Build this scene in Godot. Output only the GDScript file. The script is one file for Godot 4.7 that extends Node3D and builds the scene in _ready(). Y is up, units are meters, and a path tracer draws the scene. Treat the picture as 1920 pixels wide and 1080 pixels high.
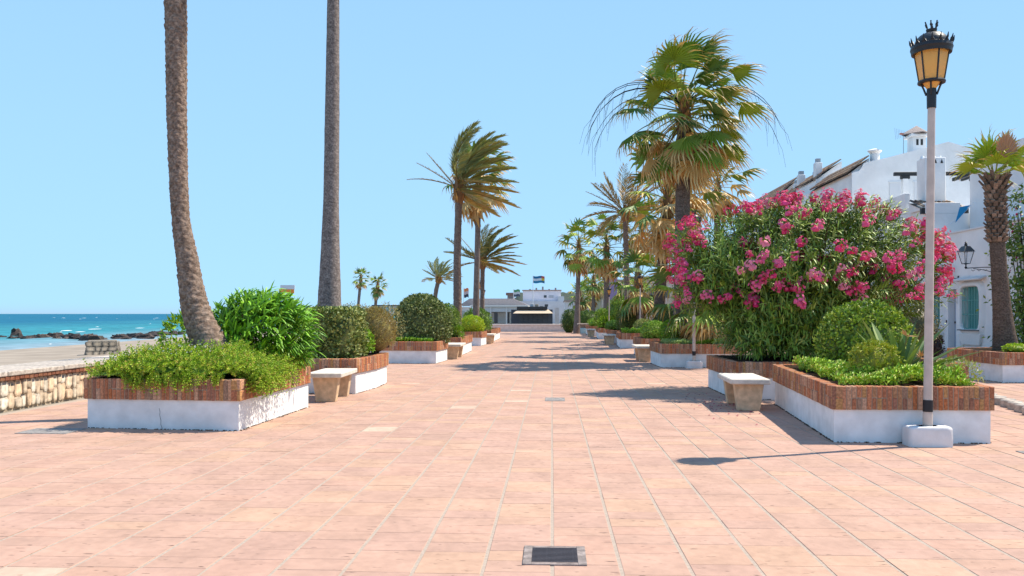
extends Node3D
# Seaside promenade: terracotta paving between two rows of brick-topped planters, palms, oleander, lamps, white houses and the sea.
# y up, metres; the promenade runs along -z, the camera stands at x = 0, z = 0.

var rng := RandomNumberGenerator.new()
var M := {}
var taken := {}
var gain := 1.0
var fast_noise := FastNoiseLite.new()

class MB:
	var v := PackedVector3Array()
	var n := PackedVector3Array()
	var c := PackedColorArray()
	var ix := PackedInt32Array()
	func tri(a: Vector3, b: Vector3, d: Vector3, col: Color) -> void:
		var nn := (b - a).cross(d - a).normalized()
		var k := v.size()
		v.append(a); v.append(b); v.append(d)
		n.append(nn); n.append(nn); n.append(nn)
		c.append(col); c.append(col); c.append(col)
		ix.append(k); ix.append(k + 2); ix.append(k + 1)
	func tri3(a: Vector3, b: Vector3, d: Vector3, ca: Color, cb: Color, cd: Color) -> void:
		var k := v.size()
		tri(a, b, d, ca)
		c[k + 1] = cb
		c[k + 2] = cd
	func quad(a: Vector3, b: Vector3, d: Vector3, e: Vector3, col: Color) -> void:
		var nn := (b - a).cross(e - a).normalized()
		var k := v.size()
		v.append(a); v.append(b); v.append(d); v.append(e)
		n.append(nn); n.append(nn); n.append(nn); n.append(nn)
		c.append(col); c.append(col); c.append(col); c.append(col)
		ix.append(k); ix.append(k + 2); ix.append(k + 1)
		ix.append(k); ix.append(k + 3); ix.append(k + 2)
	# box around t's origin; bev chamfers all twelve edges, taper shrinks the bottom
	func box(t: Transform3D, s: Vector3, col: Color, bev := 0.0, low := Vector2.ONE) -> void:
		var h := s * 0.5
		var p := func(x: float, y: float, z: float) -> Vector3:
			var k := (y / h.y) * 0.5 + 0.5
			return t * Vector3(x * lerpf(low.x, 1.0, k), y, z * lerpf(low.y, 1.0, k))
		if bev <= 0.0:
			quad(p.call(-h.x, h.y, h.z), p.call(h.x, h.y, h.z), p.call(h.x, h.y, -h.z), p.call(-h.x, h.y, -h.z), col)
			quad(p.call(-h.x, -h.y, -h.z), p.call(h.x, -h.y, -h.z), p.call(h.x, -h.y, h.z), p.call(-h.x, -h.y, h.z), col)
			quad(p.call(-h.x, -h.y, h.z), p.call(h.x, -h.y, h.z), p.call(h.x, h.y, h.z), p.call(-h.x, h.y, h.z), col)
			quad(p.call(h.x, -h.y, -h.z), p.call(-h.x, -h.y, -h.z), p.call(-h.x, h.y, -h.z), p.call(h.x, h.y, -h.z), col)
			quad(p.call(h.x, -h.y, h.z), p.call(h.x, -h.y, -h.z), p.call(h.x, h.y, -h.z), p.call(h.x, h.y, h.z), col)
			quad(p.call(-h.x, -h.y, -h.z), p.call(-h.x, -h.y, h.z), p.call(-h.x, h.y, h.z), p.call(-h.x, h.y, -h.z), col)
			return
		var b := bev
		var x := h.x; var y := h.y; var z := h.z
		# six faces, inset
		quad(p.call(-x + b, y, z - b), p.call(x - b, y, z - b), p.call(x - b, y, -z + b), p.call(-x + b, y, -z + b), col)
		quad(p.call(-x + b, -y, -z + b), p.call(x - b, -y, -z + b), p.call(x - b, -y, z - b), p.call(-x + b, -y, z - b), col)
		quad(p.call(-x + b, -y + b, z), p.call(x - b, -y + b, z), p.call(x - b, y - b, z), p.call(-x + b, y - b, z), col)
		quad(p.call(x - b, -y + b, -z), p.call(-x + b, -y + b, -z), p.call(-x + b, y - b, -z), p.call(x - b, y - b, -z), col)
		quad(p.call(x, -y + b, z - b), p.call(x, -y + b, -z + b), p.call(x, y - b, -z + b), p.call(x, y - b, z - b), col)
		quad(p.call(-x, -y + b, -z + b), p.call(-x, -y + b, z - b), p.call(-x, y - b, z - b), p.call(-x, y - b, -z + b), col)
		for sx in [-1.0, 1.0]:
			for sz in [-1.0, 1.0]:
				# vertical edge
				var e0: Vector3 = p.call(sx * (x - b), -y + b, sz * z)
				var e1: Vector3 = p.call(sx * x, -y + b, sz * (z - b))
				var e2: Vector3 = p.call(sx * x, y - b, sz * (z - b))
				var e3: Vector3 = p.call(sx * (x - b), y - b, sz * z)
				if sx * sz > 0.0: quad(e0, e1, e2, e3, col)
				else: quad(e1, e0, e3, e2, col)
				for sy in [-1.0, 1.0]:
					var a: Vector3 = p.call(sx * x, sy * (y - b), sz * (z - b))
					var d: Vector3 = p.call(sx * (x - b), sy * y, sz * (z - b))
					var f: Vector3 = p.call(sx * (x - b), sy * (y - b), sz * z)
					if sx * sy * sz > 0.0: tri(a, d, f, col)
					else: tri(a, f, d, col)
		for s1 in [-1.0, 1.0]:
			for sy in [-1.0, 1.0]:
				var a: Vector3 = p.call(-x + b, sy * (y - b), s1 * z)
				var d: Vector3 = p.call(x - b, sy * (y - b), s1 * z)
				var e: Vector3 = p.call(x - b, sy * y, s1 * (z - b))
				var f: Vector3 = p.call(-x + b, sy * y, s1 * (z - b))
				if s1 * sy > 0.0: quad(a, d, e, f, col)
				else: quad(d, a, f, e, col)
				a = p.call(s1 * x, sy * (y - b), z - b)
				d = p.call(s1 * x, sy * (y - b), -z + b)
				e = p.call(s1 * (x - b), sy * y, -z + b)
				f = p.call(s1 * (x - b), sy * y, z - b)
				if s1 * sy > 0.0: quad(a, d, e, f, col)
				else: quad(d, a, f, e, col)
	# smooth surface over rows of points: nu points round, nv rows; outward is dv x du
	func grid(p: PackedVector3Array, nu: int, nv: int, wrap: bool, cols: PackedColorArray) -> void:
		var k := v.size()
		for j in nv:
			for i in nu:
				var i0 := (i - 1 + nu) % nu if wrap else maxi(i - 1, 0)
				var i1 := (i + 1) % nu if wrap else mini(i + 1, nu - 1)
				var du := p[j * nu + i1] - p[j * nu + i0]
				var dv := p[mini(j + 1, nv - 1) * nu + i] - p[maxi(j - 1, 0) * nu + i]
				var q := dv.cross(du)
				if q.length_squared() < 1e-16:
					q = Vector3.UP if j > nv / 2 else Vector3.DOWN
				n.append(q.normalized())
		v.append_array(p)
		c.append_array(cols)
		var last := nu if wrap else nu - 1
		for j in nv - 1:
			for i in last:
				var a := k + j * nu + i
				var d := k + j * nu + (i + 1) % nu
				var b := a + nu
				var e := d + nu
				ix.append(a); ix.append(e); ix.append(b)
				ix.append(a); ix.append(d); ix.append(e)
	func tube(pts: Array, rad: Array, sides: int, col: Color, cap := true) -> void:
		var m := pts.size()
		var p := PackedVector3Array()
		var t0: Vector3 = (pts[1] - pts[0]).normalized()
		var b2: Vector3 = t0.cross(Vector3(0.31, 0.2, 0.93)).normalized()
		for j in m:
			var t: Vector3 = (pts[mini(j + 1, m - 1)] - pts[maxi(j - 1, 0)]).normalized()
			b2 = (b2 - t * b2.dot(t)).normalized()
			var b1 := t.cross(b2)
			for i in sides:
				var a := TAU * i / sides
				p.append(pts[j] + (b1 * cos(a) + b2 * sin(a)) * rad[j])
		var cc := PackedColorArray()
		cc.resize(p.size())
		cc.fill(col)
		grid(p, sides, m, true, cc)
		if cap:
			for i in sides:
				tri(pts[0], p[i], p[(i + 1) % sides], col)
				tri(pts[m - 1], p[(m - 1) * sides + (i + 1) % sides], p[(m - 1) * sides + i], col)
	# turned shape: profile of (radius, height), bottom to top
	func lathe(at: Vector3, prof: Array, sides: int, col: Color) -> void:
		for j in prof.size() - 1:
			var p := PackedVector3Array()
			for q in 2:
				var pr: Vector2 = prof[j + q]
				for i in sides:
					var a := -TAU * i / sides
					p.append(at + Vector3(cos(a) * pr.x, pr.y, sin(a) * pr.x))
			var cc := PackedColorArray()
			cc.resize(p.size())
			cc.fill(col)
			var k := n.size()
			grid(p, sides, 2, true, cc)
			for i in sides * 2:
				if not n[k + i].is_finite(): n[k + i] = Vector3.UP
	func leaf(p: Vector3, d: Vector3, up: Vector3, l: float, w: float, col: Color, bend := 0.0) -> void:
		var s := d.cross(up).normalized() * (w * 0.5)
		var u := s.cross(d).normalized()
		var m := p + d * (l * 0.45) + u * (l * bend)
		var t := p + d * l - u * (l * bend)
		tri(p, m - s + u * (w * 0.12), t, col)
		tri(p, t, m + s + u * (w * 0.12), col)
	func mesh(o := Vector3.ZERO) -> ArrayMesh:
		if o != Vector3.ZERO:
			for i in v.size(): v[i] -= o
		var a := []
		a.resize(Mesh.ARRAY_MAX)
		a[Mesh.ARRAY_VERTEX] = v
		a[Mesh.ARRAY_NORMAL] = n
		a[Mesh.ARRAY_COLOR] = c
		a[Mesh.ARRAY_INDEX] = ix
		var r := ArrayMesh.new()
		r.add_surface_from_arrays(Mesh.PRIMITIVE_TRIANGLES, a)
		return r

func at(p: Vector3) -> Transform3D:
	return Transform3D(Basis(), p)

func turned(p: Vector3, yaw: float) -> Transform3D:
	return Transform3D(Basis(Vector3.UP, yaw), p)

func numbered(s: String) -> String:
	if not taken.has(s):
		taken[s] = 0
		return s
	taken[s] += 1
	return "%s_%03d" % [s, taken[s]]

func tag(o: Node3D, label: String, category: String, group := "") -> void:
	o.set_meta("label", label)
	o.set_meta("category", category)
	if group != "": o.set_meta("group", group)

func thing(called: String, label: String, category: String, group := "", pos := Vector3.ZERO) -> Node3D:
	var o := Node3D.new()
	o.name = numbered(called)
	o.position = pos
	add_child(o)
	tag(o, label, category, group)
	return o

# a mesh made in world coordinates becomes a part of a thing that stands at its own base
func part(parent: Node3D, called: String, mb: MB, mat: Material, stuff := false) -> MeshInstance3D:
	var o := MeshInstance3D.new()
	o.name = called
	var base := Vector3.ZERO
	var q: Node = parent
	while q != self:
		base += (q as Node3D).position
		q = q.get_parent()
	o.mesh = mb.mesh(base)
	o.material_override = mat
	parent.add_child(o, true)
	if stuff: o.set_meta("kind", "stuff")
	return o

func one(called: String, label: String, category: String, mb: MB, mat: Material, base: Vector3, group := "") -> MeshInstance3D:
	var o := MeshInstance3D.new()
	o.name = numbered(called)
	o.position = base
	o.mesh = mb.mesh(base)
	o.material_override = mat
	add_child(o)
	tag(o, label, category, group)
	return o

func structure(called: String, mb: MB, mat: Material) -> MeshInstance3D:
	var o := MeshInstance3D.new()
	o.name = numbered(called)
	o.mesh = mb.mesh()
	o.material_override = mat
	o.set_meta("kind", "structure")
	add_child(o)
	return o

func rv() -> Vector3:
	return Vector3(rng.randf_range(-1, 1), rng.randf_range(-1, 1), rng.randf_range(-1, 1))

func on_ball() -> Vector3:
	var z := rng.randf_range(-1, 1)
	var a := rng.randf() * TAU
	var s := sqrt(1.0 - z * z)
	return Vector3(cos(a) * s, z, sin(a) * s)

func pick(pal: Array) -> Color:
	var a: Color = pal[rng.randi() % pal.size()]
	var b: Color = pal[rng.randi() % pal.size()]
	return a.lerp(b, rng.randf()) * (rng.randf_range(0.85, 1.15) * gain)

func grey(seed_: int, freq: float, lo: float, hi: float, octaves := 4, size := 512, sharp := 1.0) -> PackedByteArray:
	var f := FastNoiseLite.new()
	f.seed = seed_
	f.noise_type = FastNoiseLite.TYPE_SIMPLEX
	f.frequency = freq
	f.fractal_octaves = octaves
	var d := f.get_seamless_image(size, size).get_data()
	for i in d.size():
		var t := clampf((d[i] / 255.0 - 0.5) * sharp + 0.5, 0.0, 1.0)
		d[i] = int(255.0 * lerpf(lo, hi, t))
	return d

func tex(d: PackedByteArray, size := 512) -> ImageTexture:
	var im := Image.create_from_data(size, size, false, Image.FORMAT_L8, d)
	im.convert(Image.FORMAT_RGB8)
	return ImageTexture.create_from_image(im)

func material(called: String, albedo: Color, rough: float, t: Texture2D = null, scale := 1.0, world := true, bump: Texture2D = null, bump_cm := 1.0, spec := 0.4) -> StandardMaterial3D:
	var m := StandardMaterial3D.new()
	m.resource_name = called
	m.albedo_color = albedo
	m.roughness = rough
	m.metallic_specular = spec
	m.vertex_color_use_as_albedo = true
	if t:
		m.albedo_texture = t
	if t or bump:
		m.uv1_triplanar = true
		m.uv1_world_triplanar = world
		m.uv1_scale = Vector3.ONE * scale
	if bump:
		m.heightmap_enabled = true
		m.heightmap_texture = bump
		m.heightmap_scale = bump_cm
	M[called] = m
	return m

func leafy(called: String, rough: float, through: Color) -> void:
	var m := material(called, Color.WHITE, rough)
	m.backlight_enabled = true
	m.backlight = through
	m.cull_mode = BaseMaterial3D.CULL_DISABLED

func make_materials() -> void:
	var fine := grey(11, 0.05, 0.0, 1.0, 5)
	var broad := grey(12, 0.008, 0.0, 1.0, 5)
	var streak := grey(13, 0.02, 0.0, 1.0, 4)
	var pave := PackedByteArray(); pave.resize(512 * 512)
	for y in 512:
		for x in 512:
			var i := y * 512 + x
			# long thin scuffs run across the promenade
			var s := streak[((y * 5) % 512) * 512 + x] / 255.0
			var t := 0.86 + 0.07 * (fine[i] / 255.0) + 0.10 * (broad[i] / 255.0) - (0.0 if s < 0.83 else minf(0.4, (s - 0.83) * 5.0))
			pave[i] = int(clampf(t, 0.0, 1.0) * 255.0)
	var t_fine := tex(fine)
	material("paving", Color(1, 1, 1), 0.82, tex(pave), 0.33, true, t_fine, 0.25, 0.35)
	material("joint", Color(1, 1, 1), 0.95, tex(grey(15, 0.06, 0.88, 1.0)), 0.8)
	material("brick", Color(1, 1, 1), 0.9, tex(grey(16, 0.03, 0.74, 1.0, 5, 512, 1.2)), 1.6, true, t_fine, 0.25, 0.25)
	material("plaster", Color(1, 1, 1), 0.8, tex(grey(17, 0.012, 0.90, 1.0, 6)), 0.45, true, tex(grey(18, 0.02, 0.0, 1.0, 4)), 0.35, 0.3)
	material("house_wall", Color(1, 1, 1), 0.85, tex(grey(19, 0.008, 0.92, 1.0, 6)), 0.12, true, t_fine, 0.6, 0.25)
	material("stone", Color(1, 1, 1), 0.9, tex(grey(20, 0.02, 0.74, 1.0, 5, 512, 1.3)), 0.9, true, t_fine, 0.3, 0.25)
	material("sand", Color(1, 1, 1), 0.95, tex(grey(21, 0.01, 0.82, 1.0, 6)), 0.05, true, null, 1.0, 0.1)
	material("bark", Color(1, 1, 1), 0.95, tex(grey(22, 0.03, 0.66, 1.0, 5, 512, 1.4)), 1.3, true, t_fine, 0.6, 0.15)
	material("soil", Color(1, 1, 1), 1.0, tex(grey(23, 0.06, 0.5, 1.0)), 1.5, true, t_fine, 2.0, 0.1)
	material("bench_stone", Color(1, 1, 1), 0.8, tex(grey(24, 0.012, 0.84, 1.0, 6, 512, 1.2)), 1.0, true, t_fine, 0.12, 0.3)
	material("sea", Color(1, 1, 1), 0.5, tex(grey(25, 0.02, 0.78, 1.0, 5)), 0.02, true, null, 1.0, 0.15)
	material("foam", Color(1, 1, 1), 0.9)
	material("rock", Color(1, 1, 1), 0.9, tex(grey(26, 0.02, 0.55, 1.0, 5, 512, 1.5)), 0.4)
	material("painted_post", Color(1, 1, 1), 0.45, tex(grey(27, 0.01, 0.88, 1.0, 5)), 0.9, true, null, 1.0, 0.4)
	var iron := material("iron", Color(1, 1, 1), 0.42, tex(grey(28, 0.03, 0.7, 1.0, 4)), 3.0, true, null, 1.0, 0.5)
	iron.metallic = 0.15
	var gl := material("amber_glass", Color(1.0, 0.86, 0.50), 0.3, null, 1.0, true, null, 1.0, 0.5)
	gl.backlight_enabled = true
	gl.backlight = Color(1.0, 0.85, 0.5)
	gl.cull_mode = BaseMaterial3D.CULL_DISABLED
	var clear := material("clear_glass", Color(0.85, 0.9, 0.95, 0.18), 0.05)
	clear.transparency = BaseMaterial3D.TRANSPARENCY_ALPHA
	material("dark_glass", Color(1, 1, 1), 0.12, null, 1.0, true, null, 1.0, 0.5)
	material("paint", Color(1, 1, 1), 0.5)
	material("cloth", Color(1, 1, 1), 0.9)
	M["cloth"].backlight_enabled = true
	M["cloth"].backlight = Color(0.4, 0.4, 0.4)
	M["cloth"].cull_mode = BaseMaterial3D.CULL_DISABLED
	material("roof_tile", Color(1, 1, 1), 0.9, tex(grey(29, 0.03, 0.6, 1.0, 4, 512, 1.4)), 0.8)
	leafy("leaf", 0.5, Color(0.36, 0.42, 0.14))
	leafy("dry_leaf", 0.8, Color(0.5, 0.4, 0.2))
	leafy("petal", 0.7, Color(0.5, 0.3, 0.4))
	leafy("palm_leaf", 0.5, Color(0.36, 0.38, 0.12))

func _ready() -> void:
	rng.seed = 20240611
	fast_noise.seed = 5
	fast_noise.frequency = 0.9
	# ---- camera, sky, sun, exposure
	var cam := Camera3D.new()
	cam.name = "camera"
	cam.position = Vector3(0, 1.4, 0)
	cam.rotation_degrees = Vector3(0, 2.8, 0)
	cam.projection = Camera3D.PROJECTION_FRUSTUM
	cam.near = 0.1
	cam.far = 9000.0
	cam.size = 0.1 * 1080.0 / 1534.0
	cam.frustum_offset = Vector2(0, 0.1 * 48.0 / 1534.0)
	add_child(cam)
	var sm := ProceduralSkyMaterial.new()
	sm.sky_top_color = Color(0.42, 0.58, 0.79)
	sm.sky_horizon_color = Color(0.58, 0.748, 0.868)
	sm.sky_curve = 0.5
	sm.ground_horizon_color = Color(0.62, 0.70, 0.76)
	sm.ground_bottom_color = Color(0.40, 0.36, 0.32)
	sm.sun_angle_max = 1.0
	var sky := Sky.new()
	sky.sky_material = sm
	var env := Environment.new()
	env.background_mode = Environment.BG_SKY
	env.sky = sky
	env.tonemap_mode = Environment.TONE_MAPPER_LINEAR
	env.tonemap_exposure = 1.6
	env.sdfgi_enabled = true
	env.ssao_enabled = true
	env.ssil_enabled = true
	var we := WorldEnvironment.new()
	we.name = "world_environment"
	we.environment = env
	add_child(we)
	var sun := DirectionalLight3D.new()
	sun.name = "sun"
	sun.light_energy = 1.5
	sun.light_angular_distance = 0.5
	sun.light_color = Color(1.0, 0.955, 0.88)
	sun.shadow_enabled = true
	add_child(sun)
	sun.look_at_from_position(Vector3(27.45, 44.1, -11.1), Vector3.ZERO)

	make_materials()
	make_ground()
	make_shore()
	make_beds()
	make_palms()
	make_lamps()
	make_plants()
	make_houses()
	make_far_end()

# ------------------------------------------------------------------ ground
const COLUMN := 0.378
const ROW := 0.2
const TONES := [Color(0.497, 0.312, 0.234), Color(0.489, 0.306, 0.235), Color(0.508, 0.321, 0.234), Color(0.480, 0.303, 0.235), Color(0.500, 0.309, 0.233), Color(0.475, 0.301, 0.235), Color(0.514, 0.327, 0.235), Color(0.492, 0.312, 0.238)]

func in_view(x: float, z: float) -> bool:
	var a := deg_to_rad(2.8)
	var d := -x * sin(a) - z * cos(a)
	var side := x * cos(a) - z * sin(a)
	return d > 4.36 and absf(side) < d * 0.64

func tile_mesh(depth: float, col: Color) -> ArrayMesh:
	var mb := MB.new()
	mb.box(at(Vector3(0, -0.016, 0)), Vector3(COLUMN - 0.02, 0.032, depth - 0.004), col, 0.003)
	return mb.mesh()

func make_ground() -> void:
	var bed := MB.new()
	bed.box(at(Vector3(4.05, -0.1525, -30.0)), Vector3(23.5, 0.3, 68.4), Color(0.42, 0.345, 0.28))
	var pavement := structure("pavement", bed, M.joint)
	var far_land := MB.new()
	far_land.box(at(Vector3(60, -0.29, -150)), Vector3(136, 0.5, 400), Color(0.34, 0.31, 0.27))
	structure("ground", far_land, M.sand)
	var singles := []
	for d in [ROW, ROW * 2.0]:
		for c in TONES: singles.append(tile_mesh(d, c))
	var rest := MB.new()
	var places := []
	var patch := FastNoiseLite.new()
	patch.seed = 3
	patch.frequency = 0.35
	for k in range(-20, 41):
		var x := (k + 0.5) * COLUMN
		var z := 3.4 + rng.randf_range(-0.03, 0.03)
		while z > -63.0:
			var tw := rng.randf() < 0.3
			var d := ROW * (2.0 if tw else 1.0)
			var tone := rng.randi() % TONES.size()
			if patch.get_noise_2d(x * 1.3, z) > 0.12 and rng.randf() < 0.7: tone = [3, 5, 1][rng.randi() % 3]
			var zc := z - d * 0.5
			z -= d
			places.append([x, zc, d, tone, tw])
	var near := places.filter(func(p): return in_view(p[0], p[1] + p[2] * 0.4))
	near.sort_custom(func(a, b): return a[1] - absf(a[0]) * 0.05 > b[1] - absf(b[0]) * 0.05)
	var single := {}
	for p in near.slice(0, 296): single[Vector2(p[0], p[1])] = true
	for p in places:
		var y := rng.randf_range(-0.0006, 0.0014)
		var lean := rng.randf_range(-0.0009, 0.0009)
		if single.has(Vector2(p[0], p[1])):
			var o := MeshInstance3D.new()
			o.name = "tile"
			o.mesh = singles[p[3] + (8 if p[4] else 0)]
			o.material_override = M.paving
			o.position = Vector3(p[0], y, p[1])
			o.rotation.z = lean / 0.18
			pavement.add_child(o, true)
			continue
		var col: Color = TONES[p[3]]
		if rng.randf() < 0.008: col = Color(0.60, 0.42, 0.32)
		col *= rng.randf_range(0.95, 1.05)
		var hx := (COLUMN - 0.02) * 0.5
		var hz: float = (p[2] - 0.004) * 0.5
		var a := Vector3(p[0] - hx, y - lean, p[1] + hz)
		var b := Vector3(p[0] + hx, y + lean, p[1] + hz)
		var c := Vector3(p[0] + hx, y + lean, p[1] - hz)
		var d := Vector3(p[0] - hx, y - lean, p[1] - hz)
		rest.quad(a, b, c, d, col)
		if p[1] > -26.0:
			var down := Vector3(0, -0.02, 0)
			rest.quad(a + down, b + down, b, a, col)
			rest.quad(b + down, c + down, c, b, col)
			rest.quad(d + down, a + down, a, d, col)
	part(pavement, "tile_field", rest, M.paving, true)
	# floor drain with its frame
	var dr := thing("floor_drain", "dark slotted square drain grate with grey frame set in paving", "drain", "", Vector3(0.015, 0.004, -4.73))
	var fr := MB.new()
	for s in [-1.0, 1.0]:
		fr.box(at(Vector3(0.015 + s * 0.155, -0.001, -4.73)), Vector3(0.05, 0.02, 0.36), Color(0.33, 0.28, 0.26), 0.002)
		fr.box(at(Vector3(0.015, -0.0015, -4.73 + s * 0.16)), Vector3(0.26, 0.019, 0.04), Color(0.33, 0.27, 0.25), 0.002)
	part(dr, "frame", fr, M.stone)
	var pit := MB.new()
	pit.box(at(Vector3(0.015, 0.0, -4.73)), Vector3(0.26, 0.006, 0.28), Color(0.02, 0.018, 0.02))
	part(dr, "pit", pit, M.iron)
	for i in 12:
		var sl := MB.new()
		sl.box(at(Vector3(0.015, 0.0065, -4.73 - 0.132 + i * 0.024)), Vector3(0.262, 0.007, 0.011), Color(0.11, 0.085, 0.085))
		part(dr, "slat", sl, M.iron)
	for q in [[-5.95, -9.45, 0.62, 0.42, "grey concrete access cover in paving beside the junipers' planter"], [4.95, -8.35, 0.5, 0.4, "grey concrete access cover in paving beside the tall lamp's planter"], [0.05, -13.35, 0.32, 0.5, "small grey concrete access cover halfway along the paving"]]:
		var mb := MB.new()
		mb.box(at(Vector3(q[0], 0.0, q[1])), Vector3(q[2], 0.016, q[3]), Color(0.33, 0.31, 0.30), 0.003)
		one("access_cover", q[4], "cover", mb, M.stone, Vector3(q[0], 0.0, q[1]))
	# low kerb beside the house lane
	var kb := thing("stone_kerb", "low whitewashed kerb of short stones edging the house lane", "kerb", "", Vector3(6.7, 0, -12))
	var z := -11.3
	while z > -14.5:
		var mb := MB.new()
		var l := rng.randf_range(0.3, 0.42)
		mb.box(turned(Vector3(6.62 + (-z - 11.3) * 0.2, 0.05, z - l * 0.5), 0.2), Vector3(0.16, 0.12, l - 0.012), Color(0.66, 0.58, 0.50) * rng.randf_range(0.85, 1.1), 0.015)
		part(kb, "kerb_stone", mb, M.stone)
		z -= l

# ------------------------------------------------------------------ sea wall, beach, sea
func sand_height(x: float, z: float) -> float:
	var shore := -44.0 - maxf(0.0, (-z - 60.0)) * 0.10
	var t := clampf((x - shore) / (-9.0 - shore), -0.6, 1.0)
	return -1.62 + 0.95 * t + 0.10 * fast_noise.get_noise_2d(x * 0.12, z * 0.12) * clampf(t * 3.0, 0.0, 1.0)

func make_shore() -> void:
	# parapet of upright stones under a brick string and a coping
	var wall := thing("sea_wall", "low rubble stone parapet with pale coping along the beach", "wall", "", Vector3(-8.4, 0, -20))
	var core := MB.new()
	core.box(at(Vector3(-8.42, -0.43, -30.0)), Vector3(0.86, 1.66, 66.0), Color(0.56, 0.45, 0.34))
	part(wall, "core", core, M.stone)
	var z := -9.6
	var far := MB.new()
	var far_cope := MB.new()
	while z > -62.0:
		var w := rng.randf_range(0.09, 0.19)
		var cut := rng.randf_range(0.10, 0.30)
		for part_no in 2:
			var y0 := 0.0 if part_no == 0 else cut
			var y1 := cut if part_no == 0 else 0.425
			if part_no == 0 and cut < 0.15: y1 = 0.16
			if part_no == 1 and cut < 0.15: y0 = 0.16
			var col: Color = [Color(0.72, 0.56, 0.41), Color(0.76, 0.63, 0.49), Color(0.66, 0.52, 0.38), Color(0.78, 0.69, 0.57), Color(0.70, 0.51, 0.35)][rng.randi() % 5] * rng.randf_range(0.74, 1.0)
			var mb := far if z < -16.5 else MB.new()
			wall_stone(mb, Vector3(-7.995, (y0 + y1) * 0.5, z - w * 0.5), Vector3(rng.randf_range(0.03, 0.06), y1 - y0 + 0.005, w + 0.004), col)
			if z >= -16.5: part(wall, "stone", mb, M.stone)
		z -= w
	part(wall, "stone_field", far, M.stone, true)
	z = -9.6
	var far_brick := MB.new()
	while z > -62.0:
		var col := pick([Color(0.30, 0.12, 0.07), Color(0.24, 0.10, 0.07), Color(0.36, 0.17, 0.10)])
		var mb := far_brick if z < -14.5 else MB.new()
		mb.box(at(Vector3(-7.955, 0.455 + rng.randf_range(-0.006, 0.002), z - 0.055)), Vector3(0.10, rng.randf_range(0.045, 0.065), 0.10), col, 0.006)
		if z >= -14.5: part(wall, "brick", mb, M.brick)
		z -= 0.11
	part(wall, "brick_string", far_brick, M.brick, true)
	z = -9.0
	while z > -62.0:
		var l := rng.randf_range(0.9, 1.5)
		var mb := MB.new()
		mb.box(at(Vector3(-8.4, 0.525 + rng.randf_range(-0.004, 0.004), z - l * 0.5)), Vector3(1.02, 0.075, l - 0.012), Color(0.60, 0.53, 0.465) * rng.randf_range(0.86, 1.1), 0.012)
		part(wall, "coping_stone", mb, M.stone)
		z -= l
	# sand
	var sand := MB.new()
	var xs := []
	for i in 40: xs.append(-8.6 - pow(i / 39.0, 1.4) * 110.0)
	var p := PackedVector3Array()
	var cc := PackedColorArray()
	var nz := 90
	for j in nz:
		var zz := 10.0 - pow(j / float(nz - 1), 1.5) * 420.0
		for x in xs:
			p.append(Vector3(x, sand_height(x, zz), zz))
			cc.append(Color(0.37, 0.315, 0.262))
	sand.grid(p, xs.size(), nz, false, cc)
	var beach := structure("beach", sand, M.sand)
	beach.name = "beach"
	# sea: colour is that of the water over sand, rock and deep bottom, in drifting bands
	var sea := MB.new()
	p = PackedVector3Array(); cc = PackedColorArray()
	var band := FastNoiseLite.new()
	band.seed = 8
	band.frequency = 0.012
	var nx := 150
	nz = 130
	for j in nz:
		var tz := j / float(nz - 1)
		var zz := 30.0 - tz * 300.0 - pow(tz, 5.0) * 7500.0
		for i in nx:
			var tx := i / float(nx - 1)
			var x := -38.0 - tx * 130.0 - pow(tx, 5.0) * 5500.0
			var off := -x - 44.0 - maxf(0.0, (-zz - 60.0)) * 0.10
			var wave := 0.10 * sin(off * 0.55 + 2.0 * band.get_noise_2d(x, zz * 0.6)) * clampf((75.0 - off) / 30.0, 0.0, 1.0)
			p.append(Vector3(x, -1.62 + wave, zz))
			var bn := band.get_noise_2d(x * 1.2, zz * 0.5)
			var shallow := clampf(1.0 - (off - 30.0) / 90.0 + bn * 0.5, 0.0, 1.0)
			var surf := clampf(1.0 - (off + 4.0 * bn) / 26.0, 0.0, 1.0)
			var col := Color(0.006, 0.135, 0.235).lerp(Color(0.035, 0.25, 0.305), shallow)
			col = col.lerp(Color(0.25, 0.35, 0.41), surf)
			col *= 1.0 + 0.25 * band.get_noise_2d(x * 5.0 + 300.0, zz * 3.0)
			cc.append(col)
	sea.grid(p, nx, nz, false, cc)
	structure("sea", sea, M.sea)
	# breaking crests and whitecaps
	var caps := MB.new()
	for i in 60:
		var near := rng.randf() < 0.45
		var zz := -40.0 - rng.randf() * (130.0 if near else 600.0)
		var off := rng.randf_range(2.0, 34.0) if near else 40.0 + 600.0 * pow(rng.randf(), 1.6)
		var x := -44.0 - maxf(0.0, (-zz - 60.0)) * 0.10 - off
		var l := rng.randf_range(0.4, 2.0) * (1.0 if near else 0.6 + off * 0.004)
		var w := l * rng.randf_range(0.08, 0.16)
		var a := rng.randf_range(-0.3, 0.3)
		var fx := Vector3(sin(a), 0, cos(a))
		var fy := Vector3(cos(a), -0.12, -sin(a))
		var o := Vector3(x, -1.50, zz)
		var col := Color(0.78, 0.82, 0.84) * rng.randf_range(0.85, 1.0)
		var ring := []
		for k in 9:
			var t := TAU * k / 9.0
			ring.append(o + fx * cos(t) * l * rng.randf_range(0.6, 1.1) + fy * sin(t) * w * rng.randf_range(0.5, 1.2))
		for k in 9: caps.tri(o + Vector3(0, 0.05, 0), ring[k], ring[(k + 1) % 9], col)
	var fo := structure("sea_foam", caps, M.foam)
	fo.set_meta("kind", "stuff")
	fo.set_meta("label", "white crests and foam on the turquoise sea")
	fo.set_meta("category", "foam")
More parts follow.
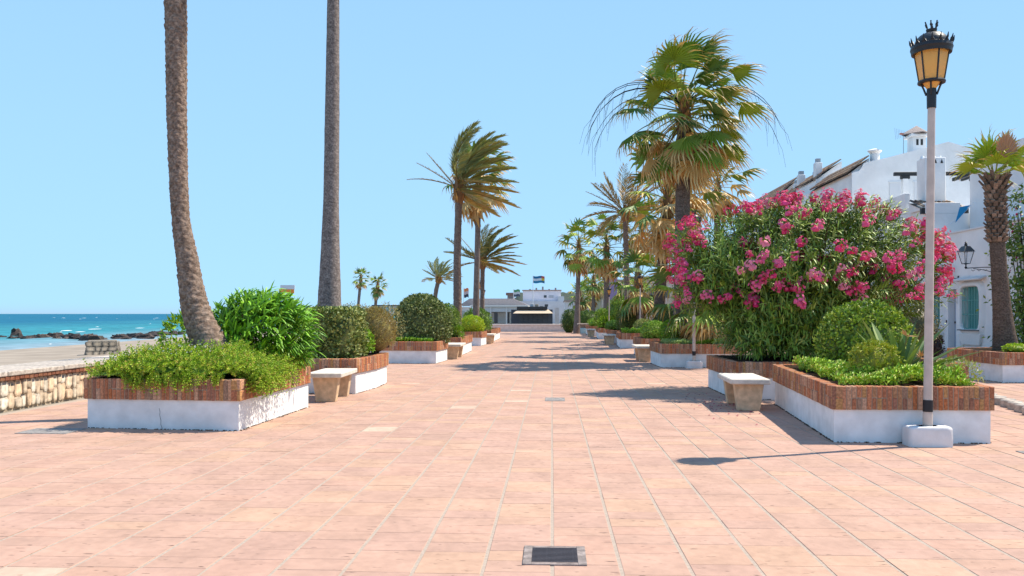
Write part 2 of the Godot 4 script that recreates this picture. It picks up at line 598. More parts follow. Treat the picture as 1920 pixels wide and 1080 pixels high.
	# reef of rocks along the shore
	for i in 64:
		var t := i / 63.0
		var zz := lerpf(-104.0, -95.0, minf(t / 0.75, 1.0)) - maxf(0.0, t - 0.75) * 100.0 + rng.randf_range(-5, 5)
		var x := lerpf(-72.0, -49.0, minf(t / 0.75, 1.0)) - maxf(0.0, t - 0.75) * 40.0 + rng.randf_range(-3, 3)
		var big := rng.randf_range(0.4, 0.85) * (1.0 + 0.5 * t)
		var s := Vector3(big * rng.randf_range(0.9, 1.7), big * rng.randf_range(0.5, 0.85), big * rng.randf_range(0.9, 1.5))
		if i == 0: s = Vector3(0.8, 1.25, 0.8); x = -71.5; zz = -106.0
		var y := maxf(-1.75, sand_height(x, zz)) - 0.1
		var mb := MB.new()
		crag(mb, Vector3(x, y, zz), s, pick([Color(0.055, 0.045, 0.045), Color(0.085, 0.066, 0.06), Color(0.13, 0.10, 0.085)]), i)
		one("shore_rock", "tall dark pointed rock standing alone in the surf" if i == 0 else "dark brown jagged rock in the reef along the shore", "rock", mb, M.rock, Vector3(x, y, zz), "" if i == 0 else "reef rocks along the shore")
	# short stone block left on the sand
	var bp := Vector3(-29.0, sand_height(-29.0, -51.5) - 0.1, -51.5)
	var bl := thing("stone_pier_block", "squat rubble stone block with sloping side on the sand", "stone block", "", bp)
	var mb := MB.new()
	mb.box(turned(bp + Vector3(0, 0.5, 0), 0.5), Vector3(1.7, 1.0, 1.1), Color(0.32, 0.28, 0.23), 0.05, Vector2(1.25, 1.2))
	part(bl, "core", mb, M.stone)
	var yy := 0.02
	while yy < 0.86:
		var hh := rng.randf_range(0.2, 0.36)
		var lx := -0.98 + rng.randf() * 0.2
		while lx < 0.72:
			var ww := rng.randf_range(0.25, 0.6)
			for face in 2:
				var q := MB.new()
				wall_stone(q, Vector3.ZERO, Vector3(0.09, hh * 1.04, ww * 1.03), Color(0.30, 0.26, 0.21) * rng.randf_range(0.75, 1.2))
				var place := turned(bp, 0.5) * Transform3D(Basis(Vector3.UP, -PI * 0.5), Vector3(lx + ww * 0.5, yy + hh * 0.5, 0.66 - 0.11 * yy)) if face == 0 else turned(bp, 0.5) * Transform3D(Basis(), Vector3(1.02 - 0.2 * yy, yy + hh * 0.5, -0.5 + (lx + 1.0) * 0.5))
				for k in q.v.size():
					q.v[k] = place * q.v[k]
					q.n[k] = place.basis * q.n[k]
				part(bl, "stone", q, M.stone)
			lx += ww
		yy += hh

# broken angular rock, faceted
func crag(mb: MB, o: Vector3, s: Vector3, col: Color, seed_: int) -> void:
	var r := RandomNumberGenerator.new()
	r.seed = 40 + seed_
	var nu := 9
	var rows := []
	for j in 6:
		var e := [-0.3, 0.15, 0.5, 0.85, 1.2, 1.57][j] as float
		var row := []
		for i in nu:
			var a := -TAU * (i + 0.4 * r.randf()) / nu
			var k := r.randf_range(0.62, 1.22)
			row.append(o + Vector3(cos(a) * cos(e), sin(e) * (1.0 if j < 5 else 0.95), sin(a) * cos(e)) * s * (k if j < 5 else 1.0))
		rows.append(row)
	for j in 5:
		for i in nu:
			var i2 := (i + 1) % nu
			var c := col * r.randf_range(0.8, 1.25)
			mb.tri(rows[j][i], rows[j + 1][i], rows[j + 1][i2], c)
			mb.tri(rows[j][i], rows[j + 1][i2], rows[j][i2], c)

# flat rounded stone bedded in a wall that faces +x
func wall_stone(mb: MB, o: Vector3, s: Vector3, col: Color) -> void:
	var p := PackedVector3Array()
	var cc := PackedColorArray()
	var nu := 12
	var skew := rng.randf_range(-0.25, 0.25)
	var corner := []
	for i in nu: corner.append(rng.randf_range(0.95, 1.10))
	for j in 4:
		var k: float = [1.0, 0.97, 0.86, 0.0][j]
		var x: float = [0.0, 0.62, 0.95, 1.0][j]
		for i in nu:
			var a := TAU * i / nu
			var r := pow(pow(absf(cos(a)), 7.0) + pow(absf(sin(a)), 7.0), -1.0 / 7.0) * float(corner[i])
			p.append(o + Vector3(x * s.x, sin(a) * r * k * s.y * 0.5, cos(a) * r * k * s.z * 0.5 + skew * sin(a) * k * s.z * 0.5))
			cc.append(col)
	mb.grid(p, nu, 4, true, cc)

# uneven rounded mass sitting on its base
func lump(mb: MB, o: Vector3, s: Vector3, nu: int, nv: int, rough: float, col: Color, seed_: int) -> void:
	var f := FastNoiseLite.new()
	f.seed = seed_ * 7 + 1
	f.frequency = 0.8
	var p := PackedVector3Array()
	var cc := PackedColorArray()
	for j in nv:
		var e := lerpf(-0.4, PI * 0.5, j / float(nv - 1))
		for i in nu:
			var a := -TAU * i / nu
			var d := Vector3(cos(a) * cos(e), sin(e), sin(a) * cos(e))
			var r := 1.0 + rough * f.get_noise_3dv(d * 1.6) + rough * 0.5 * f.get_noise_3dv(d * 4.5)
			p.append(o + d * s * r)
			cc.append(col)
	mb.grid(p, nu, nv, true, cc)

# ------------------------------------------------------------------ planters and benches
var brick_set := []

func edge_frame(a: Vector2, b: Vector2, mid: Vector2) -> Array:
	var e := (b - a).normalized()
	var o := Vector2(e.y, -e.x)
	if o.dot((a + b) * 0.5 - mid) < 0.0: o = -o
	return [e, o]

func planter(label: String, pts: Array, seen: Array, group := "") -> Node3D:
	var mid := Vector2.ZERO
	for p in pts: mid += p
	mid /= pts.size()
	var pos := Vector3(mid.x, 0, mid.y)
	var t := thing("planter", label, "planter", group, pos)
	var inset := func(k: float) -> Array:
		var r := []
		for i in pts.size():
			var a: Vector2 = pts[(i - 1 + pts.size()) % pts.size()]
			var b: Vector2 = pts[i]
			var c: Vector2 = pts[(i + 1) % pts.size()]
			var o1: Vector2 = edge_frame(a, b, mid)[1]
			var o2: Vector2 = edge_frame(b, c, mid)[1]
			r.append(b - (o1 + o2) * (k / (1.0 + o1.dot(o2))))
		return r
	var prism := func(mb: MB, ring: Array, y0: float, y1: float, col: Color, top: bool) -> void:
		for i in ring.size():
			var a: Vector2 = ring[i]
			var b: Vector2 = ring[(i + 1) % ring.size()]
			var q := [Vector3(a.x, y0, a.y), Vector3(b.x, y0, b.y), Vector3(b.x, y1, b.y), Vector3(a.x, y1, a.y)]
			var o: Vector2 = edge_frame(a, b, mid)[1]
			var nn: Vector3 = (q[1] - q[0]).cross(q[3] - q[0])
			if nn.dot(Vector3(o.x, 0, o.y)) > 0.0: mb.quad(q[0], q[1], q[2], q[3], col)
			else: mb.quad(q[1], q[0], q[3], q[2], col)
			if top:
				var m := Vector3(mid.x, y1, mid.y)
				if (q[3] - m).cross(q[2] - m).y > 0.0: mb.tri(m, q[3], q[2], col)
				else: mb.tri(m, q[2], q[3], col)
	var pl := MB.new()
	prism.call(pl, inset.call(0.032), -0.02, 0.357, Color(0.85, 0.845, 0.84), true)
	part(t, "plinth", pl, M.plaster)
	var mo := MB.new()
	prism.call(mo, inset.call(0.008), 0.359, 0.602, Color(0.42, 0.31, 0.23), true)
	part(t, "mortar", mo, M.joint)
	var so := MB.new()
	prism.call(so, inset.call(0.125), 0.36, 0.606, Color(0.10, 0.07, 0.05), true)
	part(t, "soil", so, M.soil)
	var dirt := MB.new()
	var foot: Array = inset.call(0.03)
	for i in foot.size():
		var a: Vector2 = foot[i]
		var b: Vector2 = foot[(i + 1) % foot.size()]
		var of: Vector2 = edge_frame(a, b, mid)[1]
		for k in int(a.distance_to(b) * 60.0):
			if rng.randf() < 0.3: continue
			var q := a.lerp(b, rng.randf()) + of * (absf(rng.randfn()) * 0.012 - 0.002)
			var s := rng.randf_range(0.5, 1.6)
			dirt.box(turned(Vector3(q.x, 0.006, q.y), rng.randf() * 3.0), Vector3(0.016 * s, rng.randf_range(0.004, 0.010), 0.008 * s), Color(0.24, 0.175, 0.13) * rng.randf_range(0.6, 1.5))
	part(t, "grit", dirt, M.soil, true)
	var rest := MB.new()
	for i in pts.size():
		var a: Vector2 = pts[i]
		var b: Vector2 = pts[(i + 1) % pts.size()]
		var f := edge_frame(a, b, mid)
		var e: Vector2 = f[0]
		var o: Vector2 = f[1]
		var l := a.distance_to(b)
		var count := int(l / 0.0525)
		var yaw := atan2(-e.y, e.x)
		for k in count:
			var s := (k + 0.5) / count * l
			var q := a + e * s - o * (0.058 + rng.randf_range(-0.004, 0.004))
			var split := rng.randf() < 0.6
			var kinds := [1, 2] if split else [0]
			for kind in kinds:
				var y: float = [0.487, 0.423, 0.5505][kind] + rng.randf_range(-0.004, 0.004)
				var tone := rng.randi() % 12
				if seen.has(i):
					var m := MeshInstance3D.new()
					m.name = "brick"
					m.mesh = brick_set[tone * 3 + kind]
					m.material_override = M.brick
					m.transform = Transform3D(Basis(Vector3.UP, yaw + rng.randf_range(-0.025, 0.025)) * Basis(Vector3.BACK, rng.randf_range(-0.02, 0.02)), Vector3(q.x, y, q.y) - pos)
					t.add_child(m, true)
				else:
					rest.box(turned(Vector3(q.x, y, q.y), yaw), Vector3(0.045, [0.252, 0.122, 0.122][kind], 0.116), BRICKS[tone])
	if rest.v.size(): part(t, "brick_course", rest, M.brick, true)
	return t

const BRICKS := [Color(0.570, 0.234, 0.129), Color(0.513, 0.200, 0.108), Color(0.642, 0.289, 0.163), Color(0.456, 0.207, 0.136), Color(0.670, 0.372, 0.231), Color(0.584, 0.207, 0.088), Color(0.428, 0.255, 0.176), Color(0.713, 0.413, 0.271), Color(0.542, 0.275, 0.149), Color(0.384, 0.180, 0.115), Color(0.613, 0.318, 0.136), Color(0.656, 0.262, 0.136)]

func bench(label: String, x: float, z: float, l: float, yaw := 0.0) -> void:
	var t := thing("stone_bench", label, "bench", "stone benches between the planters", Vector3(x, 0, z))
	var seat := MB.new()
	var f := turned(Vector3(x, 0, z), yaw)
	seat.box(f * at(Vector3(0, 0.425, 0)), Vector3(0.56, 0.075, l), Color(0.72, 0.66, 0.58), 0.012)
	part(t, "seat", seat, M.bench_stone)
	for s in [-1.0, 1.0]:
		var leg := MB.new()
		leg.box(f * at(Vector3(0, 0.192, s * (l * 0.5 - 0.18))), Vector3(0.42, 0.388, 0.16), Color(0.74, 0.53, 0.34), 0.008, Vector2(0.74, 0.9))
		part(t, "leg", leg, M.bench_stone)

func make_beds() -> void:
	for c in BRICKS:
		for kind in 3:
			var mb := MB.new()
			mb.box(at(Vector3.ZERO), Vector3(0.0455, [0.252, 0.122, 0.122][kind], 0.116), c, 0.006)
			brick_set.append(mb.mesh())
	var first := planter("whitewashed brick-topped planter overflowing with feathery junipers round the leaning palm", [Vector2(-5.71, -9.72), Vector2(-3.70, -9.55), Vector2(-3.61, -12.11), Vector2(-5.65, -12.3)], [0, 1])
	var crack := MB.new()
	var cp := [Vector2(-4.745, 0.26), Vector2(-4.735, 0.21), Vector2(-4.738, 0.17), Vector2(-4.722, 0.11), Vector2(-4.724, 0.06), Vector2(-4.705, 0.01)]
	for i in 5:
		var z0: float = -9.72 + (cp[i].x + 5.71) * 0.0846 - 0.032 + 0.0012
		var z1: float = -9.72 + (cp[i + 1].x + 5.71) * 0.0846 - 0.032 + 0.0012
		crack.quad(Vector3(cp[i + 1].x, cp[i + 1].y, z1), Vector3(cp[i + 1].x + 0.005, cp[i + 1].y, z1), Vector3(cp[i].x + 0.004, cp[i].y, z0), Vector3(cp[i].x, cp[i].y, z0), Color(0.16, 0.14, 0.14))
	part(first, "crack", crack, M.soil)
	planter("whitewashed brick-topped planter holding the square hedge and the dry olive-brown bush", [Vector2(-5.6, -14.2), Vector2(-3.39, -14.07), Vector2(-3.27, -15.3), Vector2(-3.30, -16.4), Vector2(-5.6, -16.6)], [0, 1, 2])
	planter("whitewashed brick-topped planter under the large clipped dome shrub", [Vector2(-5.4, -22.85), Vector2(-3.21, -22.72), Vector2(-3.1, -24.4), Vector2(-5.4, -24.6)], [0, 1])
	planter("whitewashed brick-topped planter at the foot of the windswept date palm", [Vector2(-5.2, -26.8), Vector2(-2.99, -26.73), Vector2(-2.98, -30.6), Vector2(-5.2, -30.8)], [])
	planter("whitewashed brick-topped planter holding the small yellow-green bush", [Vector2(-5.2, -35.5), Vector2(-3.05, -35.39), Vector2(-2.94, -37.0), Vector2(-5.2, -37.1)], [])
	planter("whitewashed brick-topped planter with silvery herbs behind the yellow-green bush's planter", [Vector2(-5.2, -39.3), Vector2(-2.92, -39.2), Vector2(-2.9, -46.0), Vector2(-5.2, -46.0)], [])
	planter("whitewashed brick-topped planter behind the white lamp block, with sword-leaved plant", [Vector2(3.03, -9.03), Vector2(4.74, -9.01), Vector2(5.2, -12.6), Vector2(3.42, -12.89)], [0, 3])
	planter("whitewashed brick-topped planter under the huge pink oleander", [Vector2(2.94, -13.5), Vector2(6.6, -13.3), Vector2(6.6, -16.3), Vector2(2.93, -15.72)], [0, 3])
	planter("whitewashed brick-topped planter round the tallest fan palm", [Vector2(2.8, -21.43), Vector2(5.0, -21.3), Vector2(5.0, -24.4), Vector2(2.75, -23.3)], [0, 3])
	planter("whitewashed brick-topped planter before the dark clipped column hedge", [Vector2(2.8, -25.73), Vector2(5.0, -25.6), Vector2(5.0, -29.0), Vector2(2.81, -28.6)], [])
	planter("whitewashed brick-topped planter with low greenery before the square box hedge", [Vector2(2.71, -33.2), Vector2(4.9, -33.0), Vector2(4.9, -36.5), Vector2(2.84, -36.5)], [])
	planter("whitewashed brick-topped planter with the rounded dark green tuft", [Vector2(2.82, -38.6), Vector2(4.9, -38.5), Vector2(4.9, -42.6), Vector2(2.82, -42.6)], [])
	planter("whitewashed brick-topped planter with a small spiky plant beneath tall shrubs", [Vector2(2.51, -44.9), Vector2(4.8, -44.6), Vector2(4.8, -48.6), Vector2(2.6, -48.6)], [])
	planter("whitewashed brick-topped planter beside the long low end wall", [Vector2(2.3, -51.5), Vector2(4.8, -51.5), Vector2(4.8, -56.0), Vector2(2.3, -56.0)], [])
	planter("whitewashed brick-topped planter of the single palm before the house", [Vector2(9.07, -16.98), Vector2(11.7, -17.05), Vector2(11.7, -20.2), Vector2(9.08, -19.3)], [0, 3])
	bench("pale stone bench behind the juniper planter's end", -3.60, -13.30, 1.2, 0.03)
	bench("pale stone bench beside the clipped dome shrub's planter", -3.06, -25.6, 1.5)
	bench("pale stone bench beside the yellow-green bush's planter", -2.93, -38.1, 1.5)
	bench("pale stone bench between sword-leaved plant and oleander", 2.86, -12.45, 1.25, -0.05)
	bench("pale stone bench past the tallest fan palm's planter", 2.70, -24.45, 1.3)
	bench("pale stone bench past the square box hedge's planter", 2.60, -37.5, 1.4)
	bench("pale stone bench past the spiky plant's planter", 2.36, -50.0, 1.4)

# ------------------------------------------------------------------ street lamps
func lamp(label: String, pos: Vector3, k: float, lean := 0.0, block := true, glass_black := false) -> void:
	var t := thing("street_lamp", label, "street lamp", "street lamps along the promenade", pos)
	var black := Color(0.028, 0.03, 0.034)
	var cream := Color(0.62, 0.525, 0.455)
	if block:
		var b := MB.new()
		soft_block(b, pos + Vector3(0, 0.105 * k, 0), Vector3(0.45, 0.215, 0.26) * k, Color(0.78, 0.76, 0.75))
		part(t, "base_block", b, M.plaster)
	var up := func(y: float) -> Vector3: return pos + Vector3(lean * y, y, 0) * k
	var po := MB.new()
	po.tube([up.call(0.2), up.call(0.34), up.call(0.345), up.call(3.62)], [0.05 * k, 0.05 * k, 0.046 * k, 0.038 * k], 18, cream)
	part(t, "pole", po, M.painted_post)
	var tape := MB.new()
	tape.tube([up.call(0.36), up.call(0.485)], [0.0505 * k, 0.0503 * k], 18, Color(0.02, 0.02, 0.025))
	part(t, "tape_band", tape, M.paint)
	var head := pos + Vector3(lean * 3.6, 3.6, 0) * k
	var he := MB.new()
	he.lathe(head, [Vector2(0.0, -0.02) * k, Vector2(0.046, -0.02) * k, Vector2(0.048, 0.16) * k, Vector2(0.045, 0.19) * k, Vector2(0.02, 0.2) * k], 16, black)
	for s in 4:
		var a := TAU * s / 4.0 + 0.5
		var o := Vector3(cos(a), 0, sin(a))
		he.tube([head + (o * 0.05 + Vector3(0, 0.12, 0)) * k, head + (o * 0.075 + Vector3(0, 0.19, 0)) * k, head + (o * 0.10 + Vector3(0, 0.25, 0)) * k], [0.011 * k, 0.010 * k, 0.010 * k], 6, black)
	part(t, "bracket", he, M.iron)
	# lantern: six tapered panes between bars
	var lo := 0.262 * k; var hi := 0.575 * k
	var r0 := 0.118 * k; var r1 := 0.166 * k
	for s in 6:
		var a := TAU * (s + 0.0) / 6.0 + 0.5
		var b := TAU * (s + 1.0) / 6.0 + 0.5
		var pa := MB.new()
		var q0 := head + Vector3(cos(a) * r0, lo, sin(a) * r0)
		var q1 := head + Vector3(cos(b) * r0, lo, sin(b) * r0)
		var q2 := head + Vector3(cos(b) * r1, hi, sin(b) * r1)
		var q3 := head + Vector3(cos(a) * r1, hi, sin(a) * r1)
		pa.quad(q1, q0, q3, q2, Color.WHITE)
		part(t, "glass_pane", pa, M.amber_glass)
		var bar := MB.new()
		bar.tube([q0, q3], [0.009 * k, 0.009 * k], 6, black)
		part(t, "glazing_bar", bar, M.iron)
	var cup := MB.new()
	cup.lathe(head, [Vector2(0.0, 0.16) * k, Vector2(0.03, 0.165) * k, Vector2(0.062, 0.21) * k, Vector2(0.085, 0.255) * k], 14, Color(1, 1, 1))
	part(t, "glass_cup", cup, M.amber_glass)
	var ring := MB.new()
	ring.lathe(head, [Vector2(0.09, 0.242) * k, Vector2(0.134, 0.242) * k, Vector2(0.138, 0.256) * k, Vector2(0.132, 0.27) * k, Vector2(0.09, 0.27) * k], 24, black)
	part(t, "lower_ring", ring, M.iron)
	var cap := MB.new()
	cap.lathe(head, [Vector2(0.155, 0.565) * k, Vector2(0.195, 0.555) * k, Vector2(0.20, 0.585) * k, Vector2(0.208, 0.61) * k, Vector2(0.20, 0.645) * k, Vector2(0.17, 0.66) * k], 28, black)
	part(t, "rim", cap, M.iron)
	var dome := MB.new()
	var prof := []
	for i in 9:
		var e := i / 8.0 * PI * 0.5
		prof.append(Vector2(0.155 * cos(e) + 0.012, 0.655 + 0.13 * sin(e)) * k)
	dome.lathe(head, prof, 24, Color(0.05, 0.053, 0.058))
	part(t, "dome", dome, M.iron)
	for s in 16:
		var a := TAU * s / 16.0
		var o := Vector3(cos(a), 0, sin(a))
		var q := head + (o * 0.193 + Vector3(0, 0.645, 0)) * k
		var sp := MB.new()
		var side := Vector3(-sin(a), 0, cos(a))
		sp.tube([q, q + (o * 0.012 + Vector3(0, 0.035, 0)) * k, q + (o * 0.022 + Vector3(0, 0.08, 0)) * k], [0.008 * k, 0.011 * k, 0.003 * k], 5, black)
		sp.tube([q + side * 0.022 * k, q + (o * 0.004 + Vector3(0, 0.04, 0)) * k, q - side * 0.022 * k], [0.007 * k, 0.008 * k, 0.007 * k], 5, black)
		part(t, "rim_finial", sp, M.iron)
	var cr := MB.new()
	cr.lathe(head, [Vector2(0.02, 0.77) * k, Vector2(0.05, 0.79) * k, Vector2(0.055, 0.815) * k, Vector2(0.04, 0.82) * k, Vector2(0.0, 0.815) * k], 14, black)
	for s in 6:
		var a := TAU * s / 6.0
		var o := Vector3(cos(a), 0, sin(a))
		var q := head + (o * 0.045 + Vector3(0, 0.81, 0)) * k
		cr.tube([q, q + (o * 0.006 + Vector3(0, 0.03, 0)) * k, q + (o * 0.012 + Vector3(0, 0.045, 0)) * k, q + (o * 0.016 + Vector3(0, 0.065, 0)) * k, q + (o * 0.02 + Vector3(0, 0.085, 0)) * k], [0.006 * k, 0.006 * k, 0.013 * k, 0.006 * k, 0.008 * k], 6, black)
	part(t, "crown_finial", cr, M.iron)

# block with rounded upper edges, plastered by hand
func soft_block(mb: MB, o: Vector3, s: Vector3, col: Color) -> void:
	var p := PackedVector3Array()
	var cc := PackedColorArray()
	var nu := 32
	var nv := 9
	for j in nv:
		var t := j / float(nv - 1)
		var y := -0.5 + minf(t * 1.6, 1.0)
		var k := 1.0
		if t > 0.4:
			var e := (t - 0.4) / 0.6
			y = 0.5 - 0.22 * (1.0 - sin(e * PI * 0.5)) if e < 1.0 else 0.5
			k = 1.0 - 0.16 * (1.0 - cos(e * PI * 0.5)) if e < 0.99 else 0.0
		for i in nu:
			var a := -TAU * i / nu
			var ca := cos(a); var sa := sin(a)
			var r := pow(pow(absf(ca), 9.0) + pow(absf(sa), 9.0), -1.0 / 9.0)
			var w := 1.0 + 0.02 * fast_noise.get_noise_3d(ca * 3.0, y * 4.0, sa * 3.0)
			p.append(o + Vector3(ca * r * 0.5 * s.x * k * w, y * s.y, sa * r * 0.5 * s.z * k * w))
			cc.append(col)
	mb.grid(p, nu, nv, true, cc)

func make_lamps() -> void:
	lamp("tall lamp on white block before the sword-leaved plant", Vector3(3.98, 0, -8.89), 1.0, 0.012)
	lamp("lamp on white block before the tallest fan palm's planter", Vector3(3.64, 0, -21.2), 0.9)
	lamp("lamp rising from the low greenery beside the square box hedge", Vector3(3.85, 0, -36.0), 0.705, 0.0, false)
	lamp("lamp beside the shrubs of the spiky plant's planter", Vector3(3.07, 0, -44.25), 0.64)
	lamp("lamp standing close beside the slim straight palm trunk", Vector3(-4.1, 0, -47.0), 0.74)
	lamp("lower lamp beyond the slim straight palm trunk", Vector3(-4.7, 0, -56.0), 0.70)

# ------------------------------------------------------------------ palms
const WIND := Vector3(1.0, 0.05, 0.12)
const DRY := Color(0.60, 0.34, 0.10)
const STRAW := Color(0.70, 0.51, 0.24)

# trunk: rough 0 = ringed and fairly smooth, 1 = covered in cut leaf bases
func palm_trunk(pts: Array, rad: Array, sides: int, rows: int, rough: float, cols: Array, seed_: int) -> MB:
	var cv := Curve3D.new()
	for i in pts.size():
		var t: Vector3 = (pts[mini(i + 1, pts.size() - 1)] - pts[maxi(i - 1, 0)]) * 0.17
		cv.add_point(pts[i], -t, t)
	var l := cv.get_baked_length()
	var f := FastNoiseLite.new()
	f.seed = seed_
	f.frequency = 3.0
	var p := PackedVector3Array()
	var cc := PackedColorArray()
	for j in rows:
		var t := j / float(rows - 1)
		var o := cv.sample_baked(t * l, true)
		var d := (cv.sample_baked(minf(t * l + 0.05, l), true) - cv.sample_baked(maxf(t * l - 0.05, 0.0), true)).normalized()
		var b2 := Vector3(0, 0, 1)
		b2 = (b2 - d * b2.dot(d)).normalized()
		var b1 := d.cross(b2)
		var k := t * (rad.size() - 1)
		var r: float = lerpf(rad[int(k)], rad[mini(int(k) + 1, rad.size() - 1)], k - int(k))
		var h := t * l
		for i in sides:
			var a := TAU * i / sides
			var e := b1 * cos(a) + b2 * sin(a)
			var q := o + e * r
			var bump := 0.0
			var shade := f.get_noise_3d(q.x * 2.0, h * 4.0, q.z * 2.0 + a * 0.4)
			if rough > 0.5:
				# spiral rows of leaf bases, each proud at its upper lip
				var u := a / TAU * 9.0 + h * 3.2
				var w := h * 11.0 + floorf(u) * 0.5
				var fu := absf(u - floorf(u) - 0.5) * 2.0
				var fw := w - floorf(w)
				bump = (0.10 + 0.09 * f.get_noise_3d(floorf(u) * 3.1, floorf(w) * 1.7, 0.0)) * r * rough * (fw * (1.0 - fu * fu)) + 0.07 * r * f.get_noise_3d(q.x * 5.0, h * 5.0, q.z * 5.0)
			else:
				var w := h * 16.0 + 0.5 * f.get_noise_2d(a, h * 1.5)
				bump = r * (0.02 * (w - floorf(w)) + 0.03 * f.get_noise_3d(q.x, h * 0.8, q.z) + 0.015 * f.get_noise_3d(q.x * 6.0, h * 2.0, q.z * 6.0))
			p.append(q + e * bump)
			if rough <= 0.5 and fposmod(h * 16.0 + 0.5 * f.get_noise_2d(a, h * 1.5), 1.0) < 0.2: shade -= 0.5
			var ca: Color = cols[0]
			cc.append(ca.lerp(cols[1], clampf(shade * 0.9 + 0.5, 0.0, 1.0)))
	var mb := MB.new()
	mb.grid(p, sides, rows, true, cc)
	var top: Vector3 = pts[pts.size() - 1]
	for i in sides:
		mb.tri(top, p[(rows - 1) * sides + (i + 1) % sides], p[(rows - 1) * sides + i], cols[0])
	return mb

# one fan leaf: petiole, pleated blade, split drooping tips
func fan_frond(o: Vector3, dir: Vector3, lp: float, r: float, seg: int, dry: float, wind: float, droop: float, tint := Color.BLACK) -> MB:
	var mb := MB.new()
	var green: Color = [Color(0.08, 0.14, 0.022), Color(0.13, 0.19, 0.022), Color(0.20, 0.25, 0.025), Color(0.06, 0.11, 0.022)][rng.randi() % 4] * rng.randf_range(1.2, 1.8)
	if tint != Color.BLACK: green = tint * rng.randf_range(0.7, 1.15)
	if dry > 0.8: green = DRY.lerp(STRAW, rng.randf()) * rng.randf_range(0.7, 1.1)
	var tip := DRY.lerp(STRAW, rng.randf())
	var d := dir
	var p := o
	var path := [o]
	var rad := [0.03 * lp + 0.006]
	var pull := Vector3.DOWN * droop * 0.35 + WIND * wind * 0.35
	for i in 5:
		d = (d + pull * (lp / 5.0)).normalized()
		p += d * (lp / 5.0)
		path.append(p)
		rad.append(lerpf(0.02, 0.008, i / 4.0) * (0.4 + 0.6 * lp))
	mb.tube(path, rad, 4, green.lerp(Color(0.25, 0.22, 0.05), 0.5), false)
	var up := d.cross(Vector3.UP.cross(d)).normalized()
	if up.length() < 0.5: up = Vector3.UP
	up = (up + rv() * 0.35).normalized()
	var side := d.cross(up).normalized()
	up = side.cross(d).normalized()
	var spread := rng.randf_range(1.45, 1.95)
	var hub := p
	var rim := []
	var ends := []
	for k in seg * 2 + 1:
		var t := k / float(seg * 2)
		var a := (t * 2.0 - 1.0) * spread
		var e := d * cos(a) + side * sin(a)
		var reach := r * (0.62 + 0.38 * cos(a * 0.5)) * rng.randf_range(0.94, 1.06)
		var fold := (0.03 if k % 2 == 0 else -0.03) * r
		var q := hub + e * reach * 0.50 + up * (fold - 0.10 * r * absf(sin(a))) + pull * (0.10 * r)
		rim.append(q)
		var e2 := (e + pull * rng.randf_range(0.5, 1.5) + rv() * 0.08).normalized()
		var q2 := q + e2 * reach * 0.27
		var e3 := (e2 + pull * rng.randf_range(0.9, 2.4) + Vector3.DOWN * 0.25 + rv() * 0.15).normalized()
		var q3 := q2 + e3 * reach * 0.24
		var e4 := (e3 + pull * rng.randf_range(0.6, 2.0) + Vector3.DOWN * 0.35 + rv() * 0.25).normalized()
		ends.append([q2, q3, q3 + e4 * reach * rng.randf_range(0.12, 0.3)])
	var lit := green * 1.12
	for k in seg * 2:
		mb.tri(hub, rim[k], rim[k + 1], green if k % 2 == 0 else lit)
	for k in range(1, seg * 2, 2):
		var dried := rng.randf() < dry + 0.3
		var c1 := tip if dried and rng.randf() < 0.5 else green
		var c2 := tip if dried else green.lerp(tip, 0.3)
		var m: Vector3 = ends[k][0]
		var w: Vector3 = (rim[k + 1] - rim[k - 1]) * 0.27
		mb.tri3(rim[k - 1], m - w, rim[k], green, c1, green)
		mb.tri3(rim[k], m + w, rim[k + 1], green, c1, green)
		mb.tri3(rim[k], m - w, m + w, green, c1, c1)
		var w2 := w * 0.5
		mb.tri3(m - w, ends[k][1] - w2, m + w, c1, c2, c1)
		mb.tri3(m + w, ends[k][1] - w2, ends[k][1] + w2, c1, c2, c2)
		mb.tri(ends[k][1] - w2, ends[k][2], ends[k][1] + w2, tip if rng.randf() < 0.8 else c2)
	return mb

